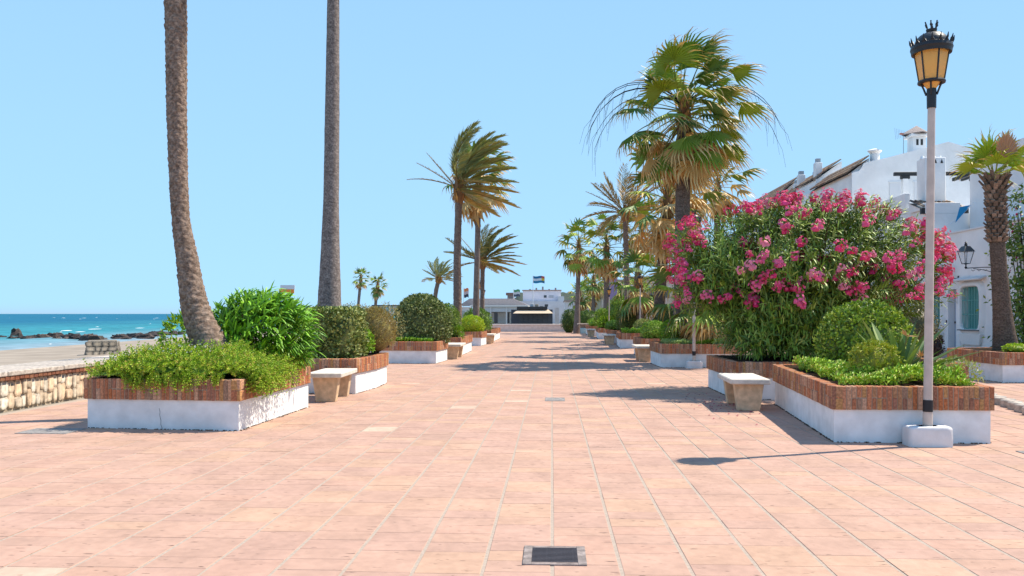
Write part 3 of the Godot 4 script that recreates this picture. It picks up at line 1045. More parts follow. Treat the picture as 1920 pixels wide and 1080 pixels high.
func fan_palm(label: String, pts: Array, rad: Array, n: int, r: float, lp: float, seg: int, dry: float, wind: float, skirt: int, seed_: int, opts := {}) -> void:
	rng.seed = 900 + seed_
	var base: Vector3 = pts[0]
	var t := thing("fan_palm", label, "palm tree", opts.get("group", ""), base)
	var sides: int = opts.get("sides", 12)
	part(t, "trunk", palm_trunk(pts, rad, sides, opts.get("rows", 60), opts.get("rough", 0.0), opts.get("bark", [Color(0.24, 0.19, 0.165), Color(0.36, 0.30, 0.265)]), seed_), M.bark)
	var top: Vector3 = pts[pts.size() - 1]
	var heart := MB.new()
	var hr: float = rad[rad.size() - 1]
	var hl: float = opts.get("heart", 0.8)
	var prof := []
	for i in 9:
		var k := i / 8.0
		prof.append(Vector2(hr * (1.0 + 0.9 * sin(k * 2.6) * (1.0 - k * 0.5)) * (1.0 - 0.75 * k), -hl * 0.5 + hl * 1.1 * k))
	heart.lathe(top, prof, 10, Color(0.20, 0.11, 0.05))
	for i in int(opts.get("boots", 26)):
		var a := rng.randf() * TAU
		var y := rng.randf_range(-hl * 0.5, hl * 0.3)
		var e := Vector3(cos(a), 0, sin(a))
		heart.leaf(top + e * hr * 1.1 + Vector3(0, y, 0), (e * 0.5 + Vector3.UP).normalized(), e, rng.randf_range(0.15, 0.32) * (0.6 + r * 0.5), 0.07 * (0.5 + r), DRY.lerp(Color(0.14, 0.07, 0.035), rng.randf()))
	var crown := part(t, "crown", heart, M.dry_leaf)
	for i in n:
		var k := (i + 0.5) / n
		var az := i * 2.39996 + rng.randf_range(-0.25, 0.25)
		var el := lerpf(1.45, opts.get("low", -0.75), pow(k, 0.85))
		var dir := Vector3(cos(az) * cos(el), sin(el), sin(az) * cos(el))
		var o := top + Vector3(cos(az), 0, sin(az)) * hr * 0.6 + Vector3(0, hl * (0.45 - 0.75 * k), 0)
		var dd := clampf(dry * (0.35 + 1.1 * k) + rng.randf_range(-0.15, 0.15), 0.0, 1.0)
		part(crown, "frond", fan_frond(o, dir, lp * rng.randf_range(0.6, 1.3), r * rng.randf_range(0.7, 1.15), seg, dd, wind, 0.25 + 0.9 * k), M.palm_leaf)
	for i in skirt:
		var az := rng.randf() * TAU
		var el := rng.randf_range(-1.35, -0.75)
		var dir := Vector3(cos(az) * cos(el), sin(el), sin(az) * cos(el))
		var o := top + Vector3(cos(az), 0, sin(az)) * hr * 0.9 + Vector3(0, -hl * rng.randf_range(0.1, 0.7), 0)
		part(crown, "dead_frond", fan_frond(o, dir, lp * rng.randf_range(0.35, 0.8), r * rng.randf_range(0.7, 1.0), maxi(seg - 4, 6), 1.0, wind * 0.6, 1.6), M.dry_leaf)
	# bare arching flower stalks
	for i in int(opts.get("stalks", 0)):
		var az: float = opts.get("stalk_az", [0.0])[i]
		var d := Vector3(cos(az), rng.randf_range(0.5, 1.1), sin(az) * 0.5).normalized()
		var p := top + Vector3(0, 0.3, 0)
		var path := [p]
		var rr := [0.022]
		for k in 9:
			d = (d + Vector3(0, -0.16 * (1.0 + k * 0.16), 0)).normalized()
			p += d * opts.get("stalk_len", 2.6) / 9.0
			path.append(p)
			rr.append(lerpf(0.018, 0.005, k / 8.0))
		var mb := MB.new()
		mb.tube(path, rr, 4, Color(0.05, 0.04, 0.03))
		for k in 7:
			var q: Vector3 = path[3 + k]
			var e := (d + rv() * 0.7 + Vector3(0, -0.5, 0)).normalized()
			mb.tube([q, q + e * 0.35 + Vector3(0, 0.05, 0), q + e * 0.6 + Vector3(0, -0.22, 0)], [0.005, 0.004, 0.003], 3, Color(0.06, 0.045, 0.03))
		part(crown, "flower_stalk", mb, M.bark)

# one feather leaf bent by the wind
func feather_frond(o: Vector3, dir: Vector3, l: float, wind: float, droop: float, steps: int, per: int, cols: Array, leaf_l: float, wide := 1.0) -> MB:
	var mb := MB.new()
	var d := dir
	var p := o
	var path := [p]
	var dirs := [d]
	var rr := [0.014 * l]
	for i in steps:
		var t := (i + 1.0) / steps
		d = (d + (WIND * wind * (0.25 + t) + Vector3.DOWN * droop * (0.25 + t)) * (l / steps)).normalized()
		p += d * (l / steps)
		path.append(p); dirs.append(d)
		rr.append(lerpf(0.012, 0.003, t) * l)
	mb.tube(path, rr, 4, Color(0.22, 0.16, 0.05), false)
	for i in steps * per:
		var t := 0.12 + 0.88 * (i + rng.randf()) / float(steps * per)
		var k := t * steps
		var j := mini(int(k), steps - 1)
		var q: Vector3 = path[j].lerp(path[j + 1], k - j)
		var e: Vector3 = dirs[j + 1]
		var side := e.cross(Vector3.UP).normalized()
		var up := side.cross(e).normalized()
		var ll := leaf_l * (0.35 + 0.65 * sin(PI * clampf(t * 0.85 + 0.12, 0.0, 1.0)))
		for s in [-1.0, 1.0]:
			var dd: Vector3 = (e * 0.75 + side * s * 0.7 + up * 0.22 + WIND * wind * 0.55 + Vector3.DOWN * droop * 0.25 + rv() * 0.14).normalized()
			mb.leaf(q, dd, up, ll * rng.randf_range(0.8, 1.15), 0.032 * wide * l * 0.45, pick(cols), 0.04)
	return mb

func feather_palm(label: String, pts: Array, rad: Array, n: int, l: float, wind: float, seed_: int, opts := {}) -> void:
	rng.seed = 300 + seed_
	var base: Vector3 = pts[0]
	var t := thing("date_palm", label, "palm tree", opts.get("group", ""), base)
	part(t, "trunk", palm_trunk(pts, rad, opts.get("sides", 14), opts.get("rows", 120), 1.0, opts.get("bark", [Color(0.22, 0.155, 0.125), Color(0.40, 0.31, 0.255)]), seed_), M.bark)
	var top: Vector3 = pts[pts.size() - 1]
	var hr: float = rad[rad.size() - 1]
	var heart := MB.new()
	var hl: float = opts.get("heart", 0.6)
	heart.lathe(top, [Vector2(hr * 0.9, -hl * 0.7), Vector2(hr * 1.7, -hl * 0.35), Vector2(hr * 1.75, 0.0), Vector2(hr * 1.2, hl * 0.5), Vector2(hr * 0.3, hl * 0.8)], 12, Color(0.28, 0.15, 0.07))
	for i in 40:
		var a := rng.randf() * TAU
		var y := rng.randf_range(-hl * 0.65, hl * 0.4)
		var e := Vector3(cos(a), 0, sin(a))
		heart.leaf(top + e * hr * 1.45 + Vector3(0, y, 0), (e * 0.45 + Vector3.UP).normalized(), e, hl * 0.45, hr * 0.7, DRY.lerp(Color(0.20, 0.10, 0.05), rng.randf()))
	var crown := part(t, "crown", heart, M.dry_leaf)
	var pal: Array = opts.get("cols", [Color(0.17, 0.20, 0.08), Color(0.24, 0.25, 0.08), Color(0.14, 0.18, 0.08), Color(0.33, 0.29, 0.09)])
	var old: Array = [Color(0.30, 0.22, 0.07), Color(0.38, 0.24, 0.08), Color(0.22, 0.20, 0.05)]
	for i in n:
		var k := (i + 0.5) / n
		var az := i * 2.39996 + rng.randf_range(-0.3, 0.3)
		var el := lerpf(1.4, opts.get("low", -0.1), pow(k, 0.9))
		var dir := Vector3(cos(az) * cos(el), sin(el), sin(az) * cos(el))
		if dir.x < -0.25 and rng.randf() < opts.get("thin_windward", 0.6): continue
		var o := top + Vector3(cos(az), 0, sin(az)) * hr + Vector3(0, hl * (0.5 - 0.5 * k), 0)
		part(crown, "frond", feather_frond(o, dir, l * rng.randf_range(0.8, 1.12), wind * rng.randf_range(0.75, 1.2), 0.10 + 0.25 * k, opts.get("steps", 12), opts.get("per", 4), old if k > 0.66 and rng.randf() < 0.75 else pal, l * 0.24, opts.get("wide", 1.0)), M.palm_leaf)
	for i in int(opts.get("left", 0)):
		var el := 0.85 - i * 0.25
		var dir := Vector3(-cos(el), sin(el), rng.randf_range(-0.3, 0.3)).normalized()
		part(crown, "bare_frond", feather_frond(top + Vector3(-hr, 0.1, 0), dir, l * rng.randf_range(0.7, 0.95), 0.12, 0.12 + 0.1 * i, 12, 3, [Color(0.24, 0.17, 0.07), Color(0.14, 0.14, 0.05)], l * 0.09, 1.0), M.palm_leaf)

func make_palms() -> void:
	gain = 1.45
	var P := func(x: float, y: float, z: float) -> Vector3: return Vector3(x, y, z)
	# tall trunks whose crowns rise out of sight
	feather_palm("leaning date palm with rough scaly trunk rising from the junipers", [Vector3(-4.58, 0.55, -11.0), Vector3(-4.69, 0.95, -11.0), Vector3(-4.88, 1.46, -10.99), Vector3(-5.0, 2.19, -10.98), Vector3(-5.085, 2.8, -10.97), Vector3(-5.13, 3.96, -10.97), Vector3(-5.15, 5.7, -10.97), Vector3(-5.2, 8.6, -10.97)], [0.285, 0.195, 0.145, 0.114, 0.119, 0.127, 0.134, 0.14, 0.145, 0.145, 0.145, 0.145], 30, 2.8, 0.45, 1, {"sides": 54, "rows": 420, "bark": [Color(0.20, 0.135, 0.10), Color(0.45, 0.34, 0.275)]})
	fan_palm("tall fan palm with smooth grey ringed trunk behind the square hedge", [Vector3(-4.63, 0.5, -16.8), Vector3(-4.62, 1.6, -16.8), Vector3(-4.575, 4.5, -16.8), Vector3(-4.54, 7.9, -16.8), Vector3(-4.52, 11.0, -16.8)], [0.275, 0.243, 0.195, 0.160, 0.154, 0.147, 0.135, 0.124, 0.12, 0.12, 0.12], 30, 0.85, 1.0, 12, 0.4, 0.4, 8, 2, {"sides": 32, "rows": 300, "bark": [Color(0.22, 0.185, 0.17), Color(0.46, 0.40, 0.37)]})
	# windswept pair and the one behind
	feather_palm("windswept date palm with rough trunk, fronds streaming over its neighbour", [Vector3(-3.5, 0.5, -29.87), Vector3(-3.46, 1.6, -29.87), Vector3(-3.47, 3.5, -29.87), Vector3(-3.40, 5.95, -29.87)], [0.17, 0.15, 0.135, 0.125, 0.125], 46, 2.15, 0.8, 3, {"left": 3, "thin_windward": 0.85, "rows": 200, "heart": 0.8, "steps": 12, "per": 7, "low": -0.45, "wide": 0.7})
	fan_palm("slim straight fan palm half hidden by the windswept date palm's fronds", [Vector3(-3.55, 0.5, -37.87), Vector3(-3.49, 3.0, -37.87), Vector3(-3.40, 7.5, -37.87)], [0.165, 0.14, 0.125, 0.12], 36, 0.8, 0.95, 10, 0.75, 0.75, 14, 4, {"rows": 80, "heart": 0.9, "low": -0.6})
	feather_palm("shorter windswept date palm beside the amber lamps", [Vector3(-3.75, 0.5, -44.87), Vector3(-3.83, 1.6, -44.87), Vector3(-3.81, 4.2, -44.87)], [0.15, 0.12, 0.115, 0.12], 36, 2.1, 0.62, 5, {"left": 2, "rows": 110, "per": 4, "low": -0.35, "cols": [Color(0.10, 0.12, 0.05), Color(0.16, 0.17, 0.05), Color(0.24, 0.20, 0.06)]})
	feather_palm("small far date palm with windblown fronds behind the dome shrub", [Vector3(-11.5, -0.4, -79.5), Vector3(-11.4, 3.0, -79.5), Vector3(-11.04, 4.75, -79.5)], [0.26, 0.2, 0.2], 30, 2.0, 0.6, 6, {"left": 2, "rows": 40, "per": 3, "wide": 1.4})
	fan_palm("far thin fan palm by the beach, the taller of two", [Vector3(-21.4, -0.6, -89.0), Vector3(-21.25, 2.4, -89.0), Vector3(-20.98, 5.3, -89.0)], [0.2, 0.16, 0.15], 20, 0.62, 0.55, 8, 0.45, 0.3, 8, 7, {"rows": 30, "sides": 8, "low": -0.9})
	fan_palm("far thin fan palm by the beach, the shorter of two", [Vector3(-18.5, -0.6, -84.2), Vector3(-18.35, 1.9, -84.2), Vector3(-18.1, 4.3, -84.2)], [0.2, 0.16, 0.15], 20, 0.66, 0.6, 8, 0.45, 0.3, 8, 8, {"rows": 30, "sides": 8, "low": -0.9})
	# the other row
	fan_palm("tallest fan palm with shaggy straw skirt and bare arching stalks", [Vector3(3.71, 0.5, -23.71), Vector3(3.73, 2.5, -23.71), Vector3(3.75, 4.8, -23.71), Vector3(3.79, 7.1, -23.71)], [0.25, 0.225, 0.21, 0.20, 0.19], 64, 0.88, 1.15, 19, 0.6, 0.65, 36, 9, {"rows": 160, "sides": 24, "heart": 1.1, "low": -0.95, "boots": 60, "stalks": 9, "stalk_az": [3.0, 3.25, 2.8, 3.4, 0.1, 0.3, -0.1, 3.1, 2.95], "stalk_len": 3.3, "bark": [Color(0.16, 0.125, 0.11), Color(0.28, 0.23, 0.20)]})
	fan_palm("thick leaning fan palm, straw crown hidden behind the tallest palm", [Vector3(3.62, 0.5, -28.2), Vector3(3.72, 2.4, -28.2), Vector3(3.95, 5.2, -28.2)], [0.20, 0.18, 0.165, 0.17], 30, 0.85, 1.0, 11, 0.8, 0.3, 22, 10, {"rows": 150, "sides": 18, "rough": 0.7, "heart": 1.1, "bark": [Color(0.15, 0.10, 0.08), Color(0.27, 0.19, 0.15)]})
	feather_palm("sparse dried date palm with ragged drooping fronds", [Vector3(3.88, 0.5, -42.2), Vector3(3.84, 3.0, -42.2), Vector3(3.74, 6.5, -42.2)], [0.17, 0.14, 0.125, 0.12], 26, 2.3, 0.2, 11, {"left": 3, "rows": 140, "per": 3, "thin_windward": 0.25, "low": -0.55, "cols": [Color(0.24, 0.18, 0.08), Color(0.16, 0.15, 0.06), Color(0.32, 0.20, 0.08)]})
	fan_palm("fan palm with orange dried crown behind the sparse date palm", [Vector3(4.95, 0.4, -50.3), Vector3(5.15, 3.4, -50.3), Vector3(5.45, 6.5, -50.3)], [0.17, 0.14, 0.13], 28, 0.85, 1.0, 9, 0.75, 0.35, 14, 12, {"rows": 60})
	fan_palm("slender fan palm at the end of the low wall", [Vector3(1.75, 0.0, -58.1), Vector3(1.82, 2.5, -58.1), Vector3(1.90, 6.1, -58.1)], [0.26, 0.17, 0.15, 0.145], 30, 0.85, 1.0, 9, 0.45, 0.25, 18, 13, {"rows": 70, "heart": 1.3, "low": -0.85})
	fan_palm("fan palm with bright green top and hanging brown skirt", [Vector3(3.28, 0.5, -50.2), Vector3(3.31, 2.5, -50.2), Vector3(3.34, 5.4, -50.2)], [0.19, 0.165, 0.15, 0.15], 28, 0.8, 0.95, 9, 0.35, 0.2, 18, 14, {"rows": 70, "heart": 1.4, "low": -0.6})
	fan_palm("bushy fan palm beside the purple banner", [Vector3(5.3, 0.0, -70.3), Vector3(5.33, 2.0, -70.3), Vector3(5.38, 4.2, -70.3)], [0.2, 0.16, 0.15], 26, 0.9, 0.9, 9, 0.35, 0.2, 12, 15, {"rows": 40, "heart": 1.2})
	fan_palm("fan palm with brown crown above the oleander, far trunk", [Vector3(8.0, 0.0, -40.4), Vector3(8.05, 4.0, -40.4), Vector3(8.07, 7.6, -40.4)], [0.2, 0.17, 0.15, 0.145], 26, 0.9, 1.0, 10, 0.85, 0.6, 16, 16, {"rows": 60})
	fan_palm("slim fan palm close behind the tallest one", [Vector3(5.65, 0.0, -34.6), Vector3(5.62, 4.0, -34.6), Vector3(5.60, 7.0, -34.6)], [0.18, 0.15, 0.14], 22, 0.8, 0.9, 9, 0.8, 0.35, 12, 17, {"rows": 60})
	fan_palm("young fan palm with fresh green leaves behind the hanging lamp head", [Vector3(4.0, 0.4, -37.4), Vector3(3.98, 1.6, -37.4), Vector3(3.95, 2.75, -37.4)], [0.19, 0.16, 0.15], 24, 0.8, 0.75, 10, 0.25, 0.15, 14, 18, {"rows": 50, "heart": 0.9})
	fan_palm("young low fan palm with shaggy trunk and straw fronds beside tallest palm", [Vector3(4.02, 0.55, -22.3), Vector3(4.03, 1.1, -22.3), Vector3(4.05, 1.75, -22.3)], [0.22, 0.25, 0.22, 0.2], 26, 0.8, 0.85, 14, 0.3, 0.12, 12, 19, {"rows": 60, "sides": 24, "rough": 0.9, "low": -0.45, "boots": 70, "heart": 0.9, "bark": [Color(0.14, 0.085, 0.06), Color(0.27, 0.15, 0.09)]})
	fan_palm("single slim fan palm before the house, shaggy upper trunk", [Vector3(9.90, 0.5, -18.35), Vector3(9.83, 1.2, -18.35), Vector3(9.74, 2.4, -18.35), Vector3(9.70, 3.05, -18.35)], [0.27, 0.215, 0.18, 0.165, 0.155, 0.15], 0, 0.1, 0.1, 6, 0.0, 0.0, 0, 20, {"rows": 120, "sides": 28, "boots": 0, "heart": 0.02, "bark": [Color(0.16, 0.115, 0.09), Color(0.25, 0.185, 0.15)]})
	single_palm_top()
	var far := [[-5.6, -86.0, 3.9], [4.2, -92.0, 4.3], [6.4, -90.0, 5.4], [4.6, -104.0, 4.6], [8.4, -96.0, 5.9]]
	far = [[3.0, -88.0, 3.2], [4.4, -94.0, 3.9], [4.0, -80.0, 4.6], [5.6, -86.0, 4.9], [7.6, -76.0, 3.0]]
	for i in far.size():
		var f: Array = far[i]
		fan_palm(["shortest small far fan palm of the cluster past the low wall", "far fan palm second in the cluster past the low wall", "far fan palm with pale crown in the cluster past the low wall", "tallest far fan palm in the cluster past the low wall", "far dusty fan palm beside the cream houses"][i], [Vector3(f[0], 0.0, f[1]), Vector3(f[0] + 0.02, f[2] * 0.5, f[1]), Vector3(f[0] + 0.05, f[2], f[1])], [0.22, 0.17, 0.17], 24, 0.85, 0.8, 8, 0.4, 0.2, 12, 30 + i, {"rows": 24, "sides": 8, "heart": 1.2, "low": -0.8})

# the slim palm by the house: sleeve of old leaf bases, then a small green crown with one folded pink-brown leaf
func single_palm_top() -> void:
	rng.seed = 77
	var t: Node3D = get_child(get_child_count() - 1)
	var sleeve := MB.new()
	sleeve.tube([Vector3(9.70, 2.95, -18.35), Vector3(9.69, 3.2, -18.35), Vector3(9.68, 3.7, -18.35), Vector3(9.66, 4.2, -18.35), Vector3(9.65, 4.42, -18.35)], [0.15, 0.185, 0.19, 0.17, 0.08], 18, Color(0.13, 0.085, 0.055))
	part(t, "fibre_sleeve", sleeve, M.bark)
	for j in 17:
		for i in 11:
			var a := (i + 0.5 * (j % 2)) / 11.0 * TAU + rng.randf_range(-0.1, 0.1)
			var e := Vector3(cos(a), 0, sin(a))
			var y := 2.98 + j * 0.083
			var mb := MB.new()
			var d := (e * rng.randf_range(0.5, 1.1) + Vector3.UP).normalized()
			var q := Vector3(9.70 - 0.033 * (y - 2.95), y, -18.35) + e * 0.165
			var l := rng.randf_range(0.08, 0.15) * (1.0 if j < 13 else 1.8)
			mb.box(Transform3D(Basis(d.cross(e).normalized(), d, d.cross(e).normalized().cross(d)), q + d * l * 0.4), Vector3(0.075, l, 0.025), Color(0.33, 0.25, 0.20) * rng.randf_range(0.6, 1.35), 0.0, Vector2(1.25, 1.3))
			part(t, "leaf_base", mb, M.bark)
	var top := Vector3(9.65, 4.35, -18.35)
	for i in 17:
		var az := i * 2.39996 + 0.7
		var el := lerpf(1.45, 0.25, i / 16.0)
		var dir := Vector3(cos(az) * cos(el), sin(el), sin(az) * cos(el))
		part(t, "frond", fan_frond(top, dir, rng.randf_range(0.35, 0.6), rng.randf_range(0.42, 0.62), 15, 0.1, 0.25, 0.35, Color(0.30, 0.40, 0.035)), M.palm_leaf)
	# folded leaf showing its dry back
	var mb := MB.new()
	var hub := top + Vector3(-0.10, 0.34, 0.60)
	for k in 18:
		var a0 := (k / 18.0 * 2.0 - 1.0) * 1.25
		var a1 := ((k + 1.0) / 18.0 * 2.0 - 1.0) * 1.25
		var r0 := 0.47 - 0.10 * absf(a0)
		var r1 := 0.47 - 0.10 * absf(a1)
		var q0 := hub + Vector3(sin(a0) * r0 * 0.62, cos(a0) * r0, 0.06 + (0.02 if k % 2 == 0 else -0.02))
		var q1 := hub + Vector3(sin(a1) * r1 * 0.62, cos(a1) * r1, 0.06 + (-0.02 if k % 2 == 0 else 0.02))
		mb.tri(hub, q1, q0, Color(0.48, 0.27, 0.17) * (1.0 if k % 2 == 0 else 0.9))
		mb.tri(q0, q1, q0.lerp(q1, 0.5) + (q0 - hub) * 0.3 + Vector3(rng.randf_range(-0.03, 0.03), 0, 0), Color(0.45, 0.27, 0.15))
	part(t, "folded_frond", mb, M.palm_leaf)

# ------------------------------------------------------------------ shrubs, hedges, ground cover
const VIVID := [Color(0.13, 0.27, 0.015), Color(0.20, 0.33, 0.02), Color(0.08, 0.19, 0.015), Color(0.27, 0.36, 0.03)]
const DEEP := [Color(0.05, 0.10, 0.02), Color(0.09, 0.14, 0.03), Color(0.035, 0.07, 0.018), Color(0.14, 0.19, 0.05)]
const LIME := [Color(0.30, 0.40, 0.015), Color(0.38, 0.42, 0.02), Color(0.20, 0.32, 0.015)]
const OLIVE := [Color(0.27, 0.22, 0.07), Color(0.22, 0.17, 0.08), Color(0.33, 0.28, 0.08), Color(0.17, 0.15, 0.06)]

func body_point(d: Vector3, shape: String) -> float:
	if shape == "box": return pow(pow(absf(d.x), 12.0) + pow(absf(d.y), 12.0) + pow(absf(d.z), 12.0), -1.0 / 12.0)
	return 1.0

func bush(label: String, c: Vector3, r: Vector3, n: int, l: float, w: float, pal: Array, o := {}) -> Node3D:
	rng.seed = hash(label)
	var shape: String = o.get("shape", "ball")
	var base := Vector3(c.x, maxf(c.y - r.y, o.get("floor", 0.55)), c.z)
	var t := thing(o.get("name", "clipped_hedge" if shape == "box" else "shrub"), label, o.get("category", "hedge" if shape == "box" else "shrub"), o.get("group", ""), base)
	var f := FastNoiseLite.new()
	f.seed = rng.randi() % 1000
	f.frequency = 1.0
	var lumpy: float = o.get("lumpy", 0.06)
	var mb := MB.new()
	if o.get("core", true):
		var nu := 20
		var nv := 13
		var p := PackedVector3Array()
		var cc := PackedColorArray()
		for j in nv:
			var e := lerpf(-PI * 0.5, PI * 0.5, j / float(nv - 1))
			for i in nu:
				var a := -TAU * i / nu
				var d := Vector3(cos(a) * cos(e), sin(e), sin(a) * cos(e))
				var k := body_point(d, shape) * (0.84 + lumpy * f.get_noise_3dv(d * 2.2))
				p.append(c + d * r * k)
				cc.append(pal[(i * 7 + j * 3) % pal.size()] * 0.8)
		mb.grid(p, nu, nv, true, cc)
	var floor_y: float = o.get("floor", 0.55)
	for i in n:
		var d := on_ball()
		if d.y < -0.55: d.y = -d.y
		var k: float = body_point(d, shape) * (1.0 + lumpy * f.get_noise_3dv(d * 2.2) + 0.5 * lumpy * f.get_noise_3dv(d * 6.0)) * (1.0 - 0.2 * pow(rng.randf(), 2.0) + float(o.get("stray", 0.02)) * rng.randf())
		var q: Vector3 = c + d * r * k
		if q.y < floor_y: continue
		var out := (d / r).normalized()
		if shape == "box":
			var m := d.abs()
			out = Vector3(signf(d.x), 0, 0) if m.x > m.y and m.x > m.z else (Vector3(0, signf(d.y), 0) if m.y > m.z else Vector3(0, 0, signf(d.z)))
		var dir: Vector3 = (out * float(o.get("out", 0.45)) + rv() * 0.8 + Vector3(0.12, 0.25, 0)).normalized()
		var nrm := (out + rv() * 0.6).normalized()
		mb.leaf(q, dir, nrm, l * rng.randf_range(0.7, 1.2), w * rng.randf_range(0.8, 1.2), pick(pal), 0.06)
	part(t, "foliage", mb, o.get("mat", M.leaf), true)
	var st := MB.new()
	for i in 5:
		var a := TAU * i / 5.0
		var q := Vector3(c.x + cos(a) * r.x * 0.08, base.y - 0.03, c.z + sin(a) * r.z * 0.08)
		var q2 := c + Vector3(cos(a) * r.x * 0.5, r.y * 0.2, sin(a) * r.z * 0.5)
		st.tube([q, q.lerp(q2, 0.5) + Vector3(0, 0.05, 0), q2], [0.03, 0.022, 0.012], 6, Color(0.13, 0.09, 0.06))
	part(t, "stems", st, M.bark)
	return t

# low mat of leaves over a rectangle of soil
func mat_of_leaves(label: String, x0: float, x1: float, z0: float, z1: float, y: float, h: float, n: int, l: float, w: float, pal: Array, o := {}) -> Node3D:
	rng.seed = hash(label)
	var c := Vector3((x0 + x1) * 0.5, y, (z0 + z1) * 0.5)
	var t := thing("ground_cover", label, "ground cover", "", c)
	var f := FastNoiseLite.new()
	f.seed = rng.randi() % 1000
	f.frequency = 1.6
	var mb := MB.new()
	for i in n:
		var x := rng.randf_range(x0, x1)
		var z := rng.randf_range(z0, z1)
		if o.has("slant"): x += (z - z0) / (z1 - z0) * float(o.slant)
		var k := clampf(0.55 + 0.75 * f.get_noise_2d(x, z), 0.1, 1.0)
		# shoots: a few leaves round a point
		var tip := Vector3(x, y + h * k, z)
		var shoot := (Vector3.UP + rv() * 0.55).normalized()
		for j in 7:
			var a := j * 2.4 + rng.randf()
			var q := tip - shoot * l * 0.28 * j
			if q.y < y - 0.02: break
			var s := shoot.cross(Vector3(cos(a), 0.1, sin(a))).normalized()
			var d := (s + shoot * rng.randf_range(0.5, 1.1)).normalized()
			mb.leaf(q, d, shoot, l * rng.randf_range(0.75, 1.2), w, pick(pal), 0.08)
	part(t, "foliage", mb, o.get("mat", M.leaf), true)
	return t

func juniper() -> void:
	rng.seed = 4242
	var t := thing("spreading_juniper", "feathery bright green ground cover spilling over the brick edge", "ground cover", "", Vector3(-4.65, 0.6, -10.6))
	var f := FastNoiseLite.new()
	f.seed = 31
	f.frequency = 1.5
	var high := func(x: float, z: float) -> float:
		var ex := minf(x + 5.68, -3.62 - x)
		var ez := minf(-9.6 - z, z + 12.2)
		var k := clampf(minf(ex, ez) / 0.55, 0.0, 1.0)
		return 0.60 + 0.30 * sqrt(k) * (1.0 + 0.35 * f.get_noise_2d(x, z)) + 0.02 * f.get_noise_2d(x * 6.0, z * 6.0)
	var mb := MB.new()
	var p := PackedVector3Array()
	var cc := PackedColorArray()
	var nu := 26
	var nv := 30
	for j in nv:
		for i in nu:
			var x := lerpf(-3.68, -5.62, i / float(nu - 1))
			var z := lerpf(-9.7, -12.0, j / float(nv - 1))
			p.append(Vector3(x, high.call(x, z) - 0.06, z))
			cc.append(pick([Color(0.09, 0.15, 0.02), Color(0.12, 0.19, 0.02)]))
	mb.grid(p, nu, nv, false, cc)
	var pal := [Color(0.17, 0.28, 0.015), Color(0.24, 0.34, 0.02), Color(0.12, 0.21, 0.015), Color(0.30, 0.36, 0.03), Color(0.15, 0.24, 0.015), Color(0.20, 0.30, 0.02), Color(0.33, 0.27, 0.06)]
	var sprig := func(q: Vector3, d: Vector3, l: float, fall: float) -> void:
		var steps := 7
		for s in steps:
			d = (d + Vector3(0.03, -fall, 0)).normalized()
			var q2: Vector3 = q + d * (l / steps)
			var side := d.cross(Vector3.UP).normalized()
			var col := pick(pal)
			var tp: float = 1.0 - 0.5 * s / steps
			for e in 4:
				var a := e * 1.571 + s * 0.7
				var r := (side * cos(a) + side.cross(d) * sin(a))
				mb.leaf(q, (d * 0.9 + r * 0.75).normalized(), r, 0.048 * tp * rng.randf_range(0.8, 1.2), 0.013, col)
			q = q2
	for i in 2300:
		var x := rng.randf_range(-5.66, -3.64)
		var z := rng.randf_range(-9.68, -12.0)
		if z < -11.3 and rng.randf() < 0.5: continue
		var y: float = high.call(x, z) - 0.05
		var gx: float = high.call(x + 0.05, z) - high.call(x - 0.05, z)
		var gz: float = high.call(x, z + 0.05) - high.call(x, z - 0.05)
		var d := (Vector3(-gx * 7.0, 0.75, -gz * 7.0) + rv() * 0.6 + Vector3(0.25, 0, 0.1)).normalized()
		sprig.call(Vector3(x, y, z), d, rng.randf_range(0.12, 0.26), rng.randf_range(0.0, 0.2))
	for i in 620:
		# trailing over the side brickwork, thinning towards both ends
		var z := -9.72 - 1.5 * rng.randf() * rng.randf() - 0.15 * rng.randf()
		var x := -3.70 + (z + 9.55) * -0.035
		var q := Vector3(x - rng.randf_range(0.0, 0.22), 0.66 + rng.randf_range(-0.02, 0.07), z)
		sprig.call(q, (Vector3(0.75, 0.35, 0.1) + rv() * 0.35).normalized(), rng.randf_range(0.22, 0.50), rng.randf_range(0.25, 0.42))
	for i in 150:
		var spot: float = [-5.06, -4.83, -4.93, -4.42, -4.5, -4.1][rng.randi() % 6]
		var x := spot + rng.randf_range(-0.16, 0.16)
		var q := Vector3(x, 0.64 + rng.randf_range(-0.02, 0.05), -9.72 + (x + 5.7) * 0.085 - rng.randf_range(0.0, 0.12))
		sprig.call(q, (Vector3(0.05, 0.3, 0.8) + rv() * 0.35).normalized(), rng.randf_range(0.12, 0.27 if rng.randf() < 0.85 else 0.36), rng.randf_range(0.25, 0.42))
	part(t, "foliage", mb, M.leaf, true)
	var fl := MB.new()
	for i in 90:
		var x := clampf(-4.75 + rng.randfn() * 0.25, -5.4, -3.9)
		var z := rng.randf_range(-9.95, -10.8)
		var q := Vector3(x, high.call(x, z) + 0.06, z)
		for k in 4: fl.leaf(q, (rv() + Vector3.UP).normalized(), rv(), 0.016, 0.011, Color(0.66, 0.68, 0.72))
	part(t, "blossom", fl, M.petal, true)

